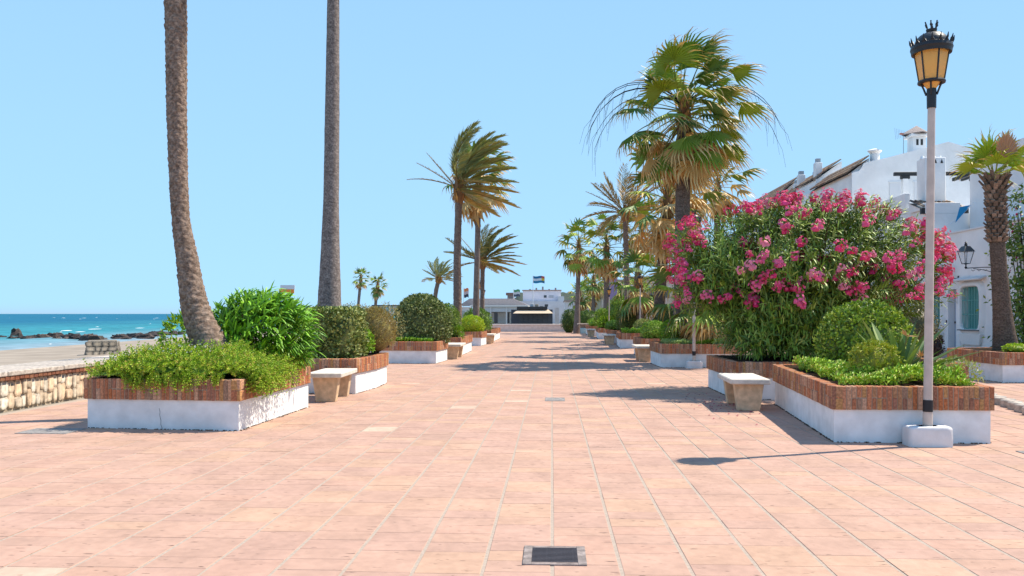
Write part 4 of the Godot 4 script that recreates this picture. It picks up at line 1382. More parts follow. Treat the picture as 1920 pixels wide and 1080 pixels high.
# big loose shrub with long blades, leaning with the wind
func blade_shrub() -> void:
	rng.seed = 515
	var c := Vector3(-4.17, 1.05, -11.55)
	var t := thing("oleander_shrub", "bright green shrub of long glossy blades beside the leaning palm", "shrub", "", Vector3(c.x, 0.58, c.z))
	var r := Vector3(0.80, 0.66, 0.55)
	var mb := MB.new()
	for i in 520:
		var d := on_ball()
		if d.y < -0.5: d.y = -d.y
		var tip := c + d * r * (1.0 - 0.35 * pow(rng.randf(), 1.5)) * (1.0 + 0.14 * fast_noise.get_noise_3dv(d * 1.6))
		if tip.y < 0.62: continue
		var out := (d + Vector3(0.45, 0.35, 0.1) + rv() * 0.3).normalized()
		for k in 9:
			var a := k * 2.4 + rng.randf()
			var side := out.cross(Vector3(cos(a), 0.2, sin(a))).normalized()
			var dir := (out * rng.randf_range(0.5, 1.0) + side * 0.8 + Vector3(0.3, 0.0, 0.0)).normalized()
			var q := tip - out * 0.03 * k
			var col := pick([Color(0.10, 0.25, 0.012), Color(0.17, 0.33, 0.018), Color(0.06, 0.16, 0.015), Color(0.13, 0.28, 0.02)])
			blade(mb, q, dir, out, rng.randf_range(0.15, 0.24), rng.randf_range(0.022, 0.032), col, 0.5)
	part(t, "foliage", mb, M.leaf, true)
	var st := MB.new()
	for i in 16:
		var a := i * 2.4
		var q := Vector3(c.x + cos(a) * 0.15, 0.56, c.z + sin(a) * 0.12)
		var q2 := c + Vector3(cos(a) * r.x * 0.7, r.y * rng.randf_range(-0.1, 0.6), sin(a) * r.z * 0.7)
		st.tube([q, q.lerp(q2, 0.5) + Vector3(0, 0.1, 0), q2], [0.022, 0.016, 0.008], 5, Color(0.12, 0.10, 0.05))
	part(t, "stems", st, M.bark)

# long leaf in three pieces, bending down towards its tip
func blade(mb: MB, p: Vector3, d: Vector3, up: Vector3, l: float, w: float, col: Color, bend: float) -> void:
	var s := d.cross(up).normalized()
	var q1 := p + d * l * 0.35
	var d2 := (d + Vector3.DOWN * bend * 0.45).normalized()
	var q2 := q1 + d2 * l * 0.35
	var d3 := (d2 + Vector3.DOWN * bend * 0.6).normalized()
	var q3 := q2 + d3 * l * 0.3
	mb.tri(p, q1 - s * w * 0.5, q1 + s * w * 0.5, col)
	mb.quad(q1 + s * w * 0.5, q1 - s * w * 0.5, q2 - s * w * 0.42, q2 + s * w * 0.42, col)
	mb.tri(q2 + s * w * 0.42, q2 - s * w * 0.42, q3, col)

func oleander() -> void:
	rng.seed = 909
	gain = 1.22
	var c := Vector3(4.58, 2.22, -14.95)
	var t := thing("oleander", "huge oleander covered in pink blossom clusters", "shrub", "", Vector3(c.x, 0.58, c.z))
	var mb := MB.new()
	var f := FastNoiseLite.new()
	f.seed = 66
	f.frequency = 1.1
	var pal := [Color(0.07, 0.14, 0.022), Color(0.13, 0.21, 0.025), Color(0.05, 0.10, 0.02), Color(0.20, 0.28, 0.03), Color(0.16, 0.25, 0.02), Color(0.30, 0.35, 0.08)]
	var tips := []
	for i in 5000:
		var d := on_ball()
		if d.y < -0.75: d.y = -d.y
		var r := Vector3(2.4, 1.26, 1.4)
		var o := c
		if i % 3 == 0:
			r = Vector3(1.6, 0.95, 1.1)
			o = Vector3(4.45, 1.4, -14.8)
		elif i % 8 == 1:
			r = Vector3(1.15, 0.5, 0.85)
			o = Vector3(4.0, 1.0, -14.45)
		elif i % 7 == 0:
			r = Vector3(0.8, 0.85, 0.8)
			o = Vector3(2.95, 1.95, -14.9)
		var k := (1.0 + 0.20 * f.get_noise_3dv(d * 1.7) + 0.10 * f.get_noise_3dv(d * 4.0)) * (1.04 - 0.45 * pow(rng.randf(), 1.4))
		var tip := o + d * r * k
		var lim := 3.40 - 0.10 * pow(absf(tip.x - 5.1), 1.5)
		if tip.y > lim: tip.y = lim + 0.35 * (tip.y - lim)
		if tip.y < 0.68: continue
		var out := (d * Vector3(1, 1, 1) + Vector3(0.10, 0.45, 0) + rv() * 0.35).normalized()
		tips.append([tip, out, k, d])
		for j in 11:
			var a := j * 2.4 + rng.randf() * 0.6
			var side := out.cross(Vector3(cos(a), 0.15, sin(a))).normalized()
			var dir := (out * rng.randf_range(0.35, 1.0) + side * 0.9 + Vector3(0.12, 0, 0)).normalized()
			blade(mb, tip - out * 0.028 * j, dir, out, rng.randf_range(0.12, 0.19), rng.randf_range(0.018, 0.026), pick(pal), 0.45)
	part(t, "foliage", mb, M.leaf, true)
	var st := MB.new()
	for i in 60:
		var a := i * 2.4
		var q := Vector3(4.6 + cos(a) * 0.9 * rng.randf(), 0.56, -14.85 + sin(a) * 0.6 * rng.randf())
		var q2 := c + Vector3(cos(a) * 2.0 * rng.randf_range(0.5, 1.0), rng.randf_range(-0.3, 0.8), sin(a) * 1.15 * rng.randf_range(0.5, 1.0))
		st.tube([q, q.lerp(q2, 0.5) + Vector3(0, 0.25, 0), q2], [0.024, 0.018, 0.008], 5, Color(0.16, 0.115, 0.06))
	part(t, "stems", st, M.bark)
	# blossom clusters on the outer shoots
	var outer := tips.filter(func(e): return e[2] > 0.92 and e[3].y > -0.45)
	var rows := 0
	var spots := []
	for e in outer:
		if rows >= 299: break
		# pink gathers in patches, thinner on the crown of the bush
		var g := f.get_noise_3dv(e[0] * 0.9 + Vector3(9, 3, 1))
		if g < -0.2 + (0.15 if e[3].y > 0.75 else 0.0) or e[3].z < -0.3 or e[0].y < 1.45 or rng.randf() < 0.34: continue
		rows += 1
		spots.append(e)
	for e in spots:
		var fl := MB.new()
		var o: Vector3 = e[0] + e[1] * 0.06
		var ahead: Vector3 = e[1]
		var big := rng.randf_range(0.6, 1.1)
		var base: Color = [Color(0.82, 0.05, 0.21), Color(0.86, 0.09, 0.28), Color(0.74, 0.03, 0.16), Color(0.86, 0.14, 0.32), Color(0.86, 0.30, 0.40), Color(0.80, 0.05, 0.20)][rng.randi() % 6]
		lump(fl, o - ahead * 0.07, Vector3.ONE * 0.06 * big, 8, 5, 0.3, base, rows)
		for k in 22:
			var q := o + (on_ball() * rng.randf_range(0.055, 0.105) + ahead * 0.03) * big
			var nrm := ((q - o).normalized() + ahead * 0.6 + rv() * 0.3).normalized()
			var s := nrm.cross(Vector3(0.3, 0.8, 0.5)).normalized()
			var s2 := nrm.cross(s)
			var col := base.lerp(Color(0.80, 0.25, 0.34), rng.randf() * 0.5) * rng.randf_range(0.85, 1.1)
			for m in 5:
				var a := TAU * m / 5.0
				var d := (s * cos(a) + s2 * sin(a) + nrm * 0.35).normalized()
				fl.leaf(q, d, nrm, 0.034 * big, 0.030 * big, col, 0.06)
		part(t, "flower_cluster", fl, M.petal)
	gain = 1.4

func sword_plant() -> void:
	rng.seed = 88
	var o := Vector3(4.16, 0.58, -10.05)
	var t := thing("sword_leaf_plant", "grey-green sword-leaved clump with dried orange flower behind the lamp", "plant", "", o)
	for i in 34:
		var az := i * 2.39996
		var el := lerpf(1.35, 0.35, pow(i / 33.0, 0.8)) + rng.randf_range(-0.1, 0.1)
		var d := Vector3(cos(az) * cos(el), sin(el), sin(az) * cos(el) * 0.8).normalized()
		var l := rng.randf_range(0.55, 0.95) * (0.8 if el > 1.1 else 1.0)
		var w := rng.randf_range(0.05, 0.085)
		var mb := MB.new()
		var col: Color = [Color(0.10, 0.17, 0.05), Color(0.17, 0.24, 0.05), Color(0.24, 0.30, 0.10), Color(0.08, 0.14, 0.05)][rng.randi() % 4]
		var s := d.cross(Vector3.UP).normalized()
		var p := o + Vector3(cos(az), 0, sin(az)) * 0.06
		var pl := p - s * w * 0.25
		var pr := p + s * w * 0.25
		for k in 6:
			var tt := (k + 1.0) / 6.0
			d = (d + Vector3.DOWN * 0.05 * tt + Vector3(0.01, 0, 0)).normalized()
			var q := p + d * l / 6.0
			var u := s.cross(d).normalized()
			var ww := w * (0.35 + 0.9 * sin(PI * pow(tt, 0.7) * 0.92)) * (1.0 if k < 5 else 0.06)
			var ql := q - s * ww * 0.5 + u * ww * 0.22
			var qr := q + s * ww * 0.5 + u * ww * 0.22
			mb.quad(pl, p, q, ql, col)
			mb.quad(p, pr, qr, q, col * 1.06)
			p = q; pl = ql; pr = qr
		part(t, "leaf", mb, M.leaf)
	for i in 3:
		var st := MB.new()
		var e := o + Vector3([-0.22, 0.20, 0.05][i], [0.38, 0.30, 0.55][i], 0.12)
		st.tube([o, o.lerp(e, 0.5) + Vector3(0, 0.06, 0), e], [0.014, 0.012, 0.009], 6, Color(0.24, 0.22, 0.08))
		for k in 9: st.leaf(e, (Vector3(0.1, 0.8, 0.2) + rv() * 0.8).normalized(), rv(), rng.randf_range(0.08, 0.15), 0.022, Color(0.55, 0.30, 0.14) * rng.randf_range(0.8, 1.15))
		part(t, "dried_flower", st, M.dry_leaf)

func make_plants() -> void:
	rng.seed = 31
	var pe := MB.new()
	for i in 140:
		var q := Vector3(2.75 + rng.randfn() * 0.35, 0.008, -12.6 + rng.randfn() * 0.9)
		if q.x > 2.9: continue
		pe.leaf(q, Vector3(rng.randf_range(-1, 1), 0.15, rng.randf_range(-1, 1)).normalized(), Vector3(0, 1, 0.1), 0.035, 0.028, Color(0.42, 0.06, 0.13) * rng.randf_range(0.5, 1.2), 0.1)
	var fp := one("fallen_petals", "scattered fallen pink petals on paving beside the bench", "petals", pe, M.petal, Vector3(2.6, 0, -12.6))
	fp.set_meta("kind", "stuff")
	gain = 1.4
	juniper()
	blade_shrub()
	oleander()
	sword_plant()
	# first planters on the sea side
	bush("yellowish small bush with tiny orange buds at juniper's edge", Vector3(-3.95, 0.78, -11.35), Vector3(0.26, 0.20, 0.25), 420, 0.05, 0.024, LIME)
	bush("loose leafy shrub with pale new shoots behind the leaning palm", Vector3(-5.35, 0.95, -11.75), Vector3(0.35, 0.42, 0.3), 420, 0.13, 0.03, VIVID, {"core": false, "out": 0.9})
	bush("square clipped hedge with dark variegated leaves", Vector3(-4.0, 0.95, -14.85), Vector3(0.50, 0.52, 0.50), 4800, 0.07, 0.046, [Color(0.07, 0.10, 0.025), Color(0.12, 0.15, 0.035), Color(0.34, 0.35, 0.12), Color(0.09, 0.13, 0.03), Color(0.20, 0.22, 0.06)], {"shape": "box"})
	bush("small fresh green bush between square hedge and olive-brown bush", Vector3(-3.62, 0.82, -15.55), Vector3(0.20, 0.27, 0.22), 700, 0.055, 0.03, VIVID)
	bush("rounded olive-brown bush with fine dry twigs overhanging the bricks", Vector3(-3.52, 1.03, -16.15), Vector3(0.40, 0.47, 0.42), 5200, 0.04, 0.013, OLIVE, {"stray": 0.08, "mat": M.dry_leaf, "out": 0.8})
	bush("low wild brown-green bush behind the square hedge", Vector3(-4.55, 1.12, -18.6), Vector3(0.62, 0.46, 0.5), 2300, 0.05, 0.018, [Color(0.24, 0.21, 0.08), Color(0.17, 0.19, 0.05), Color(0.30, 0.25, 0.10)], {"lumpy": 0.22, "floor": -0.2, "stray": 0.12})
	bush("sparse wild scrub showing above the olive-brown bush", Vector3(-3.95, 1.10, -19.4), Vector3(0.4, 0.48, 0.4), 900, 0.05, 0.02, [Color(0.20, 0.20, 0.07), Color(0.26, 0.22, 0.09)], {"lumpy": 0.25, "floor": -0.2, "core": false, "stray": 0.15})
	bush("large clipped dome shrub with dense grey-green leaves", Vector3(-3.85, 0.95, -24.0), Vector3(0.86, 1.0, 0.82), 6500, 0.085, 0.048, [Color(0.08, 0.11, 0.03), Color(0.14, 0.17, 0.05), Color(0.26, 0.28, 0.11), Color(0.05, 0.07, 0.022)], {"lumpy": 0.06})
	bush("green leafy bush tucked behind the dome shrub", Vector3(-3.55, 1.0, -27.4), Vector3(0.5, 0.72, 0.5), 2600, 0.06, 0.034, [Color(0.12, 0.19, 0.03), Color(0.18, 0.25, 0.03), Color(0.08, 0.12, 0.02)])
	mat_of_leaves("strip of bright green seedlings before the dome shrub", -5.0, -3.4, -22.95, -23.3, 0.6, 0.14, 420, 0.05, 0.03, VIVID)
	bush("spiky grass tuft at the windswept palm's foot", Vector3(-3.2, 0.7, -27.2), Vector3(0.2, 0.24, 0.2), 260, 0.16, 0.015, VIVID, {"core": false, "out": 0.9})
	bush("small yellow-green bush in its own brick planter", Vector3(-3.55, 0.85, -35.95), Vector3(0.58, 0.46, 0.42), 3000, 0.05, 0.03, LIME, {"lumpy": 0.16})
	bush("round deep green bush behind the yellow-green one", Vector3(-3.55, 0.98, -38.6), Vector3(0.72, 0.66, 0.6), 3200, 0.065, 0.038, [Color(0.10, 0.18, 0.02), Color(0.16, 0.26, 0.03), Color(0.07, 0.12, 0.02)], {"lumpy": 0.16})
	mat_of_leaves("silvery herbs in the planter past the yellow-green bush", -4.4, -3.05, -39.4, -41.5, 0.6, 0.2, 300, 0.06, 0.02, [Color(0.24, 0.30, 0.16), Color(0.18, 0.24, 0.10)])
	# house side
	mat_of_leaves("fresh lime-green succulent carpet round the sword-leaved plant", 3.22, 4.62, -9.2, -12.2, 0.6, 0.2, 2300, 0.055, 0.024, [Color(0.20, 0.34, 0.02), Color(0.28, 0.40, 0.03), Color(0.14, 0.26, 0.02), Color(0.34, 0.42, 0.05), Color(0.22, 0.33, 0.03), Color(0.38, 0.33, 0.08)], {"slant": 0.3})
	bush("clipped ball of small glossy leaves behind the sword-leaved plant", Vector3(4.33, 0.95, -11.55), Vector3(0.61, 0.585, 0.6), 6500, 0.055, 0.034, [Color(0.13, 0.20, 0.02), Color(0.20, 0.28, 0.02), Color(0.06, 0.10, 0.02), Color(0.34, 0.38, 0.05)], {"lumpy": 0.1, "stray": 0.07})
	bush("yellow-green spurge bush beside the sword-leaved plant", Vector3(3.80, 0.80, -9.85), Vector3(0.28, 0.26, 0.28), 1300, 0.05, 0.02, [Color(0.26, 0.28, 0.02), Color(0.20, 0.25, 0.02), Color(0.34, 0.32, 0.04)], {"lumpy": 0.2})
	bush("pale flowering weeds at the corner of lamp planter", Vector3(4.75, 0.70, -9.9), Vector3(0.22, 0.14, 0.3), 420, 0.05, 0.02, [Color(0.26, 0.32, 0.05), Color(0.40, 0.38, 0.20)], {"core": false, "stray": 0.3})
	bush("yellow-green leafy shrub with pale blooms at the young fan palm", Vector3(4.45, 0.95, -22.4), Vector3(0.42, 0.48, 0.45), 2200, 0.06, 0.034, LIME + [Color(0.55, 0.52, 0.40)], {"lumpy": 0.15})
	bush("fresh green shrub below the tallest fan palm", Vector3(3.32, 0.85, -22.9), Vector3(0.34, 0.36, 0.34), 1500, 0.06, 0.034, VIVID)
	mat_of_leaves("silvery green mat at the tallest fan palm's planter edge", 2.95, 3.7, -21.55, -22.3, 0.6, 0.12, 320, 0.06, 0.016, [Color(0.28, 0.36, 0.16), Color(0.20, 0.30, 0.08)])
	mat_of_leaves("grassy green mat round the young fan palm", 3.75, 4.85, -21.5, -22.2, 0.6, 0.12, 320, 0.06, 0.02, VIVID)
	bush("light green leafy bush beside the dark column hedge", Vector3(3.25, 0.82, -26.3), Vector3(0.42, 0.34, 0.4), 1900, 0.055, 0.034, [Color(0.22, 0.34, 0.04), Color(0.16, 0.27, 0.03), Color(0.28, 0.38, 0.06)], {"lumpy": 0.15})
	bush("dark clipped column hedge behind the young fan palm", Vector3(3.95, 1.08, -27.2), Vector3(0.58, 0.60, 0.6), 5200, 0.05, 0.03, [Color(0.06, 0.09, 0.02), Color(0.09, 0.12, 0.025), Color(0.045, 0.07, 0.02)], {"shape": "box"})
	bush("bushy dark shrub masking the column hedge's house side", Vector3(5.2, 1.0, -27.5), Vector3(0.9, 0.75, 0.7), 3600, 0.06, 0.034, DEEP, {"lumpy": 0.2, "floor": 0.0})
	mat_of_leaves("low bright greenery in the planter before the square box hedge", 2.9, 4.2, -33.3, -34.6, 0.6, 0.22, 560, 0.06, 0.03, VIVID)
	bush("square clipped box hedge beside the rising lamp", Vector3(3.62, 0.98, -37.9), Vector3(0.62, 0.44, 0.62), 4600, 0.05, 0.032, [Color(0.07, 0.10, 0.015), Color(0.12, 0.16, 0.02), Color(0.05, 0.075, 0.015)], {"shape": "box", "floor": 0.3})
	bush("loose flowering bush below the lamp by the box hedge", Vector3(3.85, 0.82, -34.6), Vector3(0.42, 0.35, 0.4), 1500, 0.05, 0.03, [Color(0.14, 0.19, 0.03), Color(0.22, 0.24, 0.06), Color(0.30, 0.28, 0.10)], {"lumpy": 0.2})
	bush("mound of yellow blossom beside the column hedge", Vector3(4.55, 0.80, -33.9), Vector3(0.36, 0.22, 0.4), 1200, 0.05, 0.035, [Color(0.60, 0.45, 0.02), Color(0.52, 0.42, 0.03), Color(0.30, 0.36, 0.04)], {})
	bush("rounded dark green tuft in front of the tall shrubs", Vector3(3.05, 0.78, -40.3), Vector3(0.46, 0.28, 0.45), 1500, 0.055, 0.035, [Color(0.10, 0.20, 0.02), Color(0.06, 0.13, 0.02)], {})
	bush("tall leafy shrub with bright top past the box hedge", Vector3(3.85, 1.35, -45.8), Vector3(0.85, 1.05, 0.8), 4200, 0.07, 0.04, [Color(0.15, 0.25, 0.02), Color(0.22, 0.32, 0.03), Color(0.08, 0.14, 0.02)], {"lumpy": 0.2})
	bush("leafy shrub leaning out of the spiky plant's planter", Vector3(2.85, 1.05, -46.6), Vector3(0.46, 0.62, 0.5), 2000, 0.07, 0.04, [Color(0.18, 0.28, 0.02), Color(0.25, 0.34, 0.03), Color(0.10, 0.17, 0.02)], {"lumpy": 0.2})
	bush("small spiky rosette plant at a planter's front", Vector3(3.0, 0.82, -45.3), Vector3(0.38, 0.3, 0.35), 200, 0.32, 0.04, VIVID, {"core": false, "out": 1.2, "category": "plant", "name": "spiky_plant"})
	bush("low green tuft beside the farthest stone bench", Vector3(2.75, 0.75, -52.2), Vector3(0.42, 0.25, 0.5), 900, 0.06, 0.04, VIVID, {})
	bush("long low green bush near the low end wall", Vector3(3.3, 0.85, -54.6), Vector3(0.95, 0.3, 0.8), 1600, 0.07, 0.045, [Color(0.13, 0.22, 0.02), Color(0.18, 0.28, 0.03)], {})
	bush("dark round bush beside the slender palm at the wall's end", Vector3(2.6, 0.75, -59.5), Vector3(0.95, 0.85, 0.8), 2200, 0.09, 0.05, [Color(0.06, 0.11, 0.02), Color(0.10, 0.17, 0.02)], {"floor": 0.0, "lumpy": 0.12})
	bush("dark bush behind the slender palm's trunk", Vector3(1.25, 0.75, -60.5), Vector3(0.6, 0.95, 0.6), 1500, 0.09, 0.05, [Color(0.05, 0.09, 0.02), Color(0.09, 0.14, 0.02)], {"floor": 0.0, "lumpy": 0.15})
	bush("small trailing succulent beside the single palm's trunk", Vector3(9.65, 0.66, -17.5), Vector3(0.28, 0.10, 0.2), 300, 0.05, 0.03, LIME, {})
	bush("orange-flowered weed at the single palm's foot", Vector3(10.2, 0.70, -17.5), Vector3(0.2, 0.14, 0.16), 260, 0.06, 0.03, [Color(0.10, 0.17, 0.03), Color(0.16, 0.22, 0.03), Color(0.62, 0.33, 0.03)], {"core": false})
	# beside the house wall
	bush("brownish shrub with bare twigs between clipped ball and house", Vector3(8.9, 1.05, -20.5), Vector3(0.5, 0.5, 0.45), 1800, 0.055, 0.03, [Color(0.13, 0.12, 0.05), Color(0.20, 0.16, 0.08), Color(0.09, 0.10, 0.04)], {"floor": 0.0, "lumpy": 0.2, "stray": 0.15})
	bush("dark purple-leaved pot plant beside the house door", Vector3(11.7, 0.4, -25.6), Vector3(0.2, 0.4, 0.2), 400, 0.09, 0.05, [Color(0.03, 0.02, 0.02), Color(0.05, 0.035, 0.03)], {"floor": 0.0, "lumpy": 0.15})
	var tc := thing("dark_climber", "dark twisted climber stems between brownish shrub and house window", "climber", "", Vector3(10.9, 0, -24.5))
	var cs := MB.new()
	for i in 7:
		var q := Vector3(10.9 + rng.randf_range(-0.08, 0.08), -0.03, -24.5)
		var path := [q]
		for k in 6:
			q += Vector3(rng.randf_range(-0.07, 0.07), 0.33, rng.randf_range(-0.07, 0.07))
			path.append(q)
		cs.tube(path, [0.05, 0.045, 0.04, 0.04, 0.035, 0.03, 0.02], 6, Color(0.06, 0.05, 0.045))
	part(tc, "stems", cs, M.bark)
	var cl := MB.new()
	for i in 420:
		cl.leaf(Vector3(10.9 + rng.randfn() * 0.16, rng.randf_range(0.5, 2.3), -24.5 + rng.randfn() * 0.16), rv().normalized(), rv(), 0.1, 0.05, pick(DEEP))
	part(tc, "foliage", cl, M.leaf, true)
	vine()

func vine() -> void:
	rng.seed = 321
	var t := thing("climbing_vine", "climbing vine with a few magenta flowers on the house wall", "vine", "", Vector3(14.75, 0, -26.3))
	var mb := MB.new()
	var fl := MB.new()
	var st := MB.new()
	var pal := [Color(0.07, 0.12, 0.02), Color(0.11, 0.16, 0.025), Color(0.05, 0.09, 0.02), Color(0.20, 0.24, 0.03)]
	for i in 3600:
		var y := 5.4 * rng.randf()
		var z := -26.3 + rng.randfn() * 0.55 - (0.45 if y > 2.8 else 0.0)
		if y > 2.6 and fast_noise.get_noise_2d(z * 1.4, y * 1.4) < 0.0: continue
		var x := 15.0 - absf(rng.randfn()) * (0.36 if y < 2.7 else 0.26)
		var q := Vector3(x, y, z)
		mb.leaf(q, (rv() + Vector3(-0.4, -0.3, 0)).normalized(), (Vector3(-1, 0.4, 0.2) + rv() * 0.5).normalized(), rng.randf_range(0.11, 0.18), rng.randf_range(0.06, 0.09), pick(pal), 0.06)
		if y > 2.7 and rng.randf() < 0.03:
			for k in 5: fl.leaf(q, (rv() + Vector3(-0.5, 0, 0)).normalized(), rv(), 0.07, 0.06, Color(0.5, 0.03, 0.16))
	for i in 12:
		var z := -26.5 + rng.randf_range(-0.8, 0.8)
		st.tube([Vector3(14.75, -0.05, -26.3 + rng.randf_range(-0.2, 0.2)), Vector3(14.9, 1.4, lerpf(-26.3, z, 0.5)), Vector3(14.95, 3.0, z), Vector3(14.9, 4.6, z - 0.3)], [0.03, 0.024, 0.016, 0.008], 5, Color(0.12, 0.09, 0.06))
	part(t, "foliage", mb, M.leaf, true)
	part(t, "flowers", fl, M.petal, true)
	part(t, "stems", st, M.bark)

# ------------------------------------------------------------------ houses
const WHITE := Color(0.85, 0.84, 0.83)

# upright prism from an outline in x and y (counter-clockwise seen from +z)
func extrude(mb: MB, pts: Array, z0: float, z1: float, col: Color) -> void:
	var flat := PackedVector2Array(pts)
	var idx := Geometry2D.triangulate_polygon(flat)
	for k in range(0, idx.size(), 3):
		var a := flat[idx[k]]; var b := flat[idx[k + 1]]; var c := flat[idx[k + 2]]
		if (b - a).cross(c - a) < 0.0:
			var sw := b
			b = c
			c = sw
		mb.tri(Vector3(a.x, a.y, z1), Vector3(b.x, b.y, z1), Vector3(c.x, c.y, z1), col)
		mb.tri(Vector3(a.x, a.y, z0), Vector3(c.x, c.y, z0), Vector3(b.x, b.y, z0), col)
	for i in pts.size():
		var a: Vector2 = pts[i]
		var b: Vector2 = pts[(i + 1) % pts.size()]
		mb.quad(Vector3(a.x, a.y, z0), Vector3(b.x, b.y, z0), Vector3(b.x, b.y, z1), Vector3(a.x, a.y, z1), col)

func slab(t: Node3D, called: String, x0: float, x1: float, y0: float, y1: float, z0: float, z1: float, col: Color, mat: Material, bev := 0.0) -> MeshInstance3D:
	var mb := MB.new()
	mb.box(at(Vector3((x0 + x1) * 0.5, (y0 + y1) * 0.5, (z0 + z1) * 0.5)), Vector3(x1 - x0, y1 - y0, absf(z1 - z0)), col, bev)
	return part(t, called, mb, mat)

# rows of half-round tiles running up a slope
func tiled_slope(t: Node3D, a: Vector3, along: Vector3, up: Vector3, pitch: float) -> void:
	var bed := MB.new()
	var nn := along.cross(up).normalized()
	if nn.y < 0.0: nn = -nn
	bed.quad(a, a + along, a + along + up, a + up, Color(0.58, 0.52, 0.47))
	bed.quad(a + up - nn * 0.1, a + along + up - nn * 0.1, a + along - nn * 0.1, a - nn * 0.1, Color(0.5, 0.42, 0.36))
	var n := int(along.length() / pitch)
	var e := along.normalized()
	var rows := int(up.length() / 0.38)
	for i in n:
		for r in rows:
			var c0 := a + e * (i + 0.5) * pitch + up * (r / float(rows)) + nn * 0.012
			var c1 := a + e * (i + 0.5) * pitch + up * ((r + 1.12) / float(rows)) - nn * 0.004
			var col := pick([Color(0.42, 0.24, 0.15), Color(0.50, 0.34, 0.22), Color(0.36, 0.20, 0.14), Color(0.55, 0.42, 0.30), Color(0.26, 0.17, 0.13)])
			var last0 := c0 - e * pitch * 0.34
			var last1 := c1 - e * pitch * 0.28
			for s in 4:
				var g := PI * (s + 1) / 4.0
				var n0 := c0 - e * cos(g) * pitch * 0.34 + nn * sin(g) * pitch * 0.34
				var n1 := c1 - e * cos(g) * pitch * 0.28 + nn * sin(g) * pitch * 0.28
				bed.quad(last0, n0, n1, last1, col)
				last0 = n0
				last1 = n1
	part(t, "roof_tiles", bed, M.roof_tile, true)
	var ends := MB.new()
	for s in 2:
		var q := a + along * (0.02 + 0.96 * s) - nn * 0.11
		var q2 := q + up
		var q3 := Vector3(q2.x, q.y, q2.z)
		if s == 0: ends.tri(q, q2, q3, WHITE)
		else: ends.tri(q, q3, q2, WHITE)
	part(t, "gable_end", ends, M.house_wall)

func holed_wall(t: Node3D, pos: Vector3, size: Vector3, holes: Array) -> void:
	var c := CSGBox3D.new()
	c.name = "wall"
	c.size = size
	c.position = pos - t.position
	c.material = M.csg_wall
	for h in holes:
		var b := CSGBox3D.new()
		b.name = "opening"
		b.operation = CSGShape3D.OPERATION_SUBTRACTION
		b.size = h[1]
		b.position = h[0] - pos
		b.material = M.csg_wall
		c.add_child(b, true)
	t.add_child(c, true)

func grille_window(t: Node3D, z0: float, z1: float, y0: float, y1: float, x: float) -> void:
	var w := slab(t, "window", x + 0.19, x + 0.23, y0, y1, z0, z1, Color(0.03, 0.20, 0.185), M.dark_glass)
	var n := int((z1 - z0) / 0.105)
	for i in n + 1:
		var mb := MB.new()
		var z := z0 + (z1 - z0) * i / n
		mb.tube([Vector3(x - 0.03, y0 + 0.01, z), Vector3(x - 0.03, y1 - 0.01, z)], [0.011, 0.011], 6, Color(0.22, 0.50, 0.46))
		part(w, "grille_bar", mb, M.paint)
	for i in 3:
		var mb := MB.new()
		var y := lerpf(y0, y1, [0.02, 0.35, 0.68][i])
		mb.tube([Vector3(x - 0.03, y, z0), Vector3(x - 0.03, y, z1)], [0.013, 0.013], 6, Color(0.10, 0.33, 0.30))
		part(w, "grille_rail", mb, M.paint)
	# swelling plaster surround with rounded corners, hood and corbelled sill
	var su := MB.new()
	var zc := (z0 + z1) * 0.5
	var yc := (y0 + y1) * 0.5
	var hw := (z1 - z0) * 0.5
	var hh := (y1 - y0) * 0.5
	var p := PackedVector3Array()
	var cc := PackedColorArray()
	var nu := 40
	for j in 5:
		var grow: float = [0.0, 0.0, 0.06, 0.16, 0.26][j]
		var xo: float = [0.02, -0.10, -0.14, -0.11, 0.01][j]
		for i in nu:
			var a := TAU * i / nu
			var e := 8.0 if j < 2 else 5.0
			var r := pow(pow(absf(cos(a)), e) + pow(absf(sin(a)), e), -1.0 / e)
			p.append(Vector3(x + xo, yc + sin(a) * r * (hh + grow), zc + cos(a) * r * (hw + grow)))
			cc.append(WHITE)
	su.grid(p, nu, 5, true, cc)
	part(w, "surround", su, M.house_wall)
	var ho := MB.new()
	ho.box(Transform3D(Basis(Vector3.BACK, 0.35), Vector3(x - 0.12, y1 + 0.29, zc)), Vector3(0.34, 0.07, (z1 - z0) + 0.62), Color(0.70, 0.67, 0.65), 0.02)
	part(w, "hood", ho, M.house_wall)
	var si := MB.new()
	si.box(at(Vector3(x - 0.10, y0 - 0.03, zc)), Vector3(0.24, 0.04, (z1 - z0) + 0.06), Color(0.22, 0.22, 0.22), 0.008)
	part(w, "sill", si, M.stone)
	var co := MB.new()
	co.box(at(Vector3(x - 0.05, y0 - 0.36, zc)), Vector3(0.20, 0.42, (z1 - z0) + 0.3), WHITE, 0.02, Vector2(0.3, 0.75))
	part(w, "corbel", co, M.house_wall)

func text_on(t: Node3D, s: String, pos: Vector3, h: float, yaw: float, col: Color) -> void:
	var tm := TextMesh.new()
	tm.text = s
	var f := SystemFont.new()
	f.font_names = PackedStringArray(["Droid Serif"])
	tm.font = f
	tm.font_size = 64
	tm.pixel_size = h / 46.0
	tm.depth = 0.01
	var m := StandardMaterial3D.new()
	m.albedo_color = col
	m.roughness = 0.6
	var o := MeshInstance3D.new()
	o.name = "number"
	o.mesh = tm
	o.material_override = m
	o.position = pos - t.position
	o.rotation.y = yaw
	t.add_child(o, true)

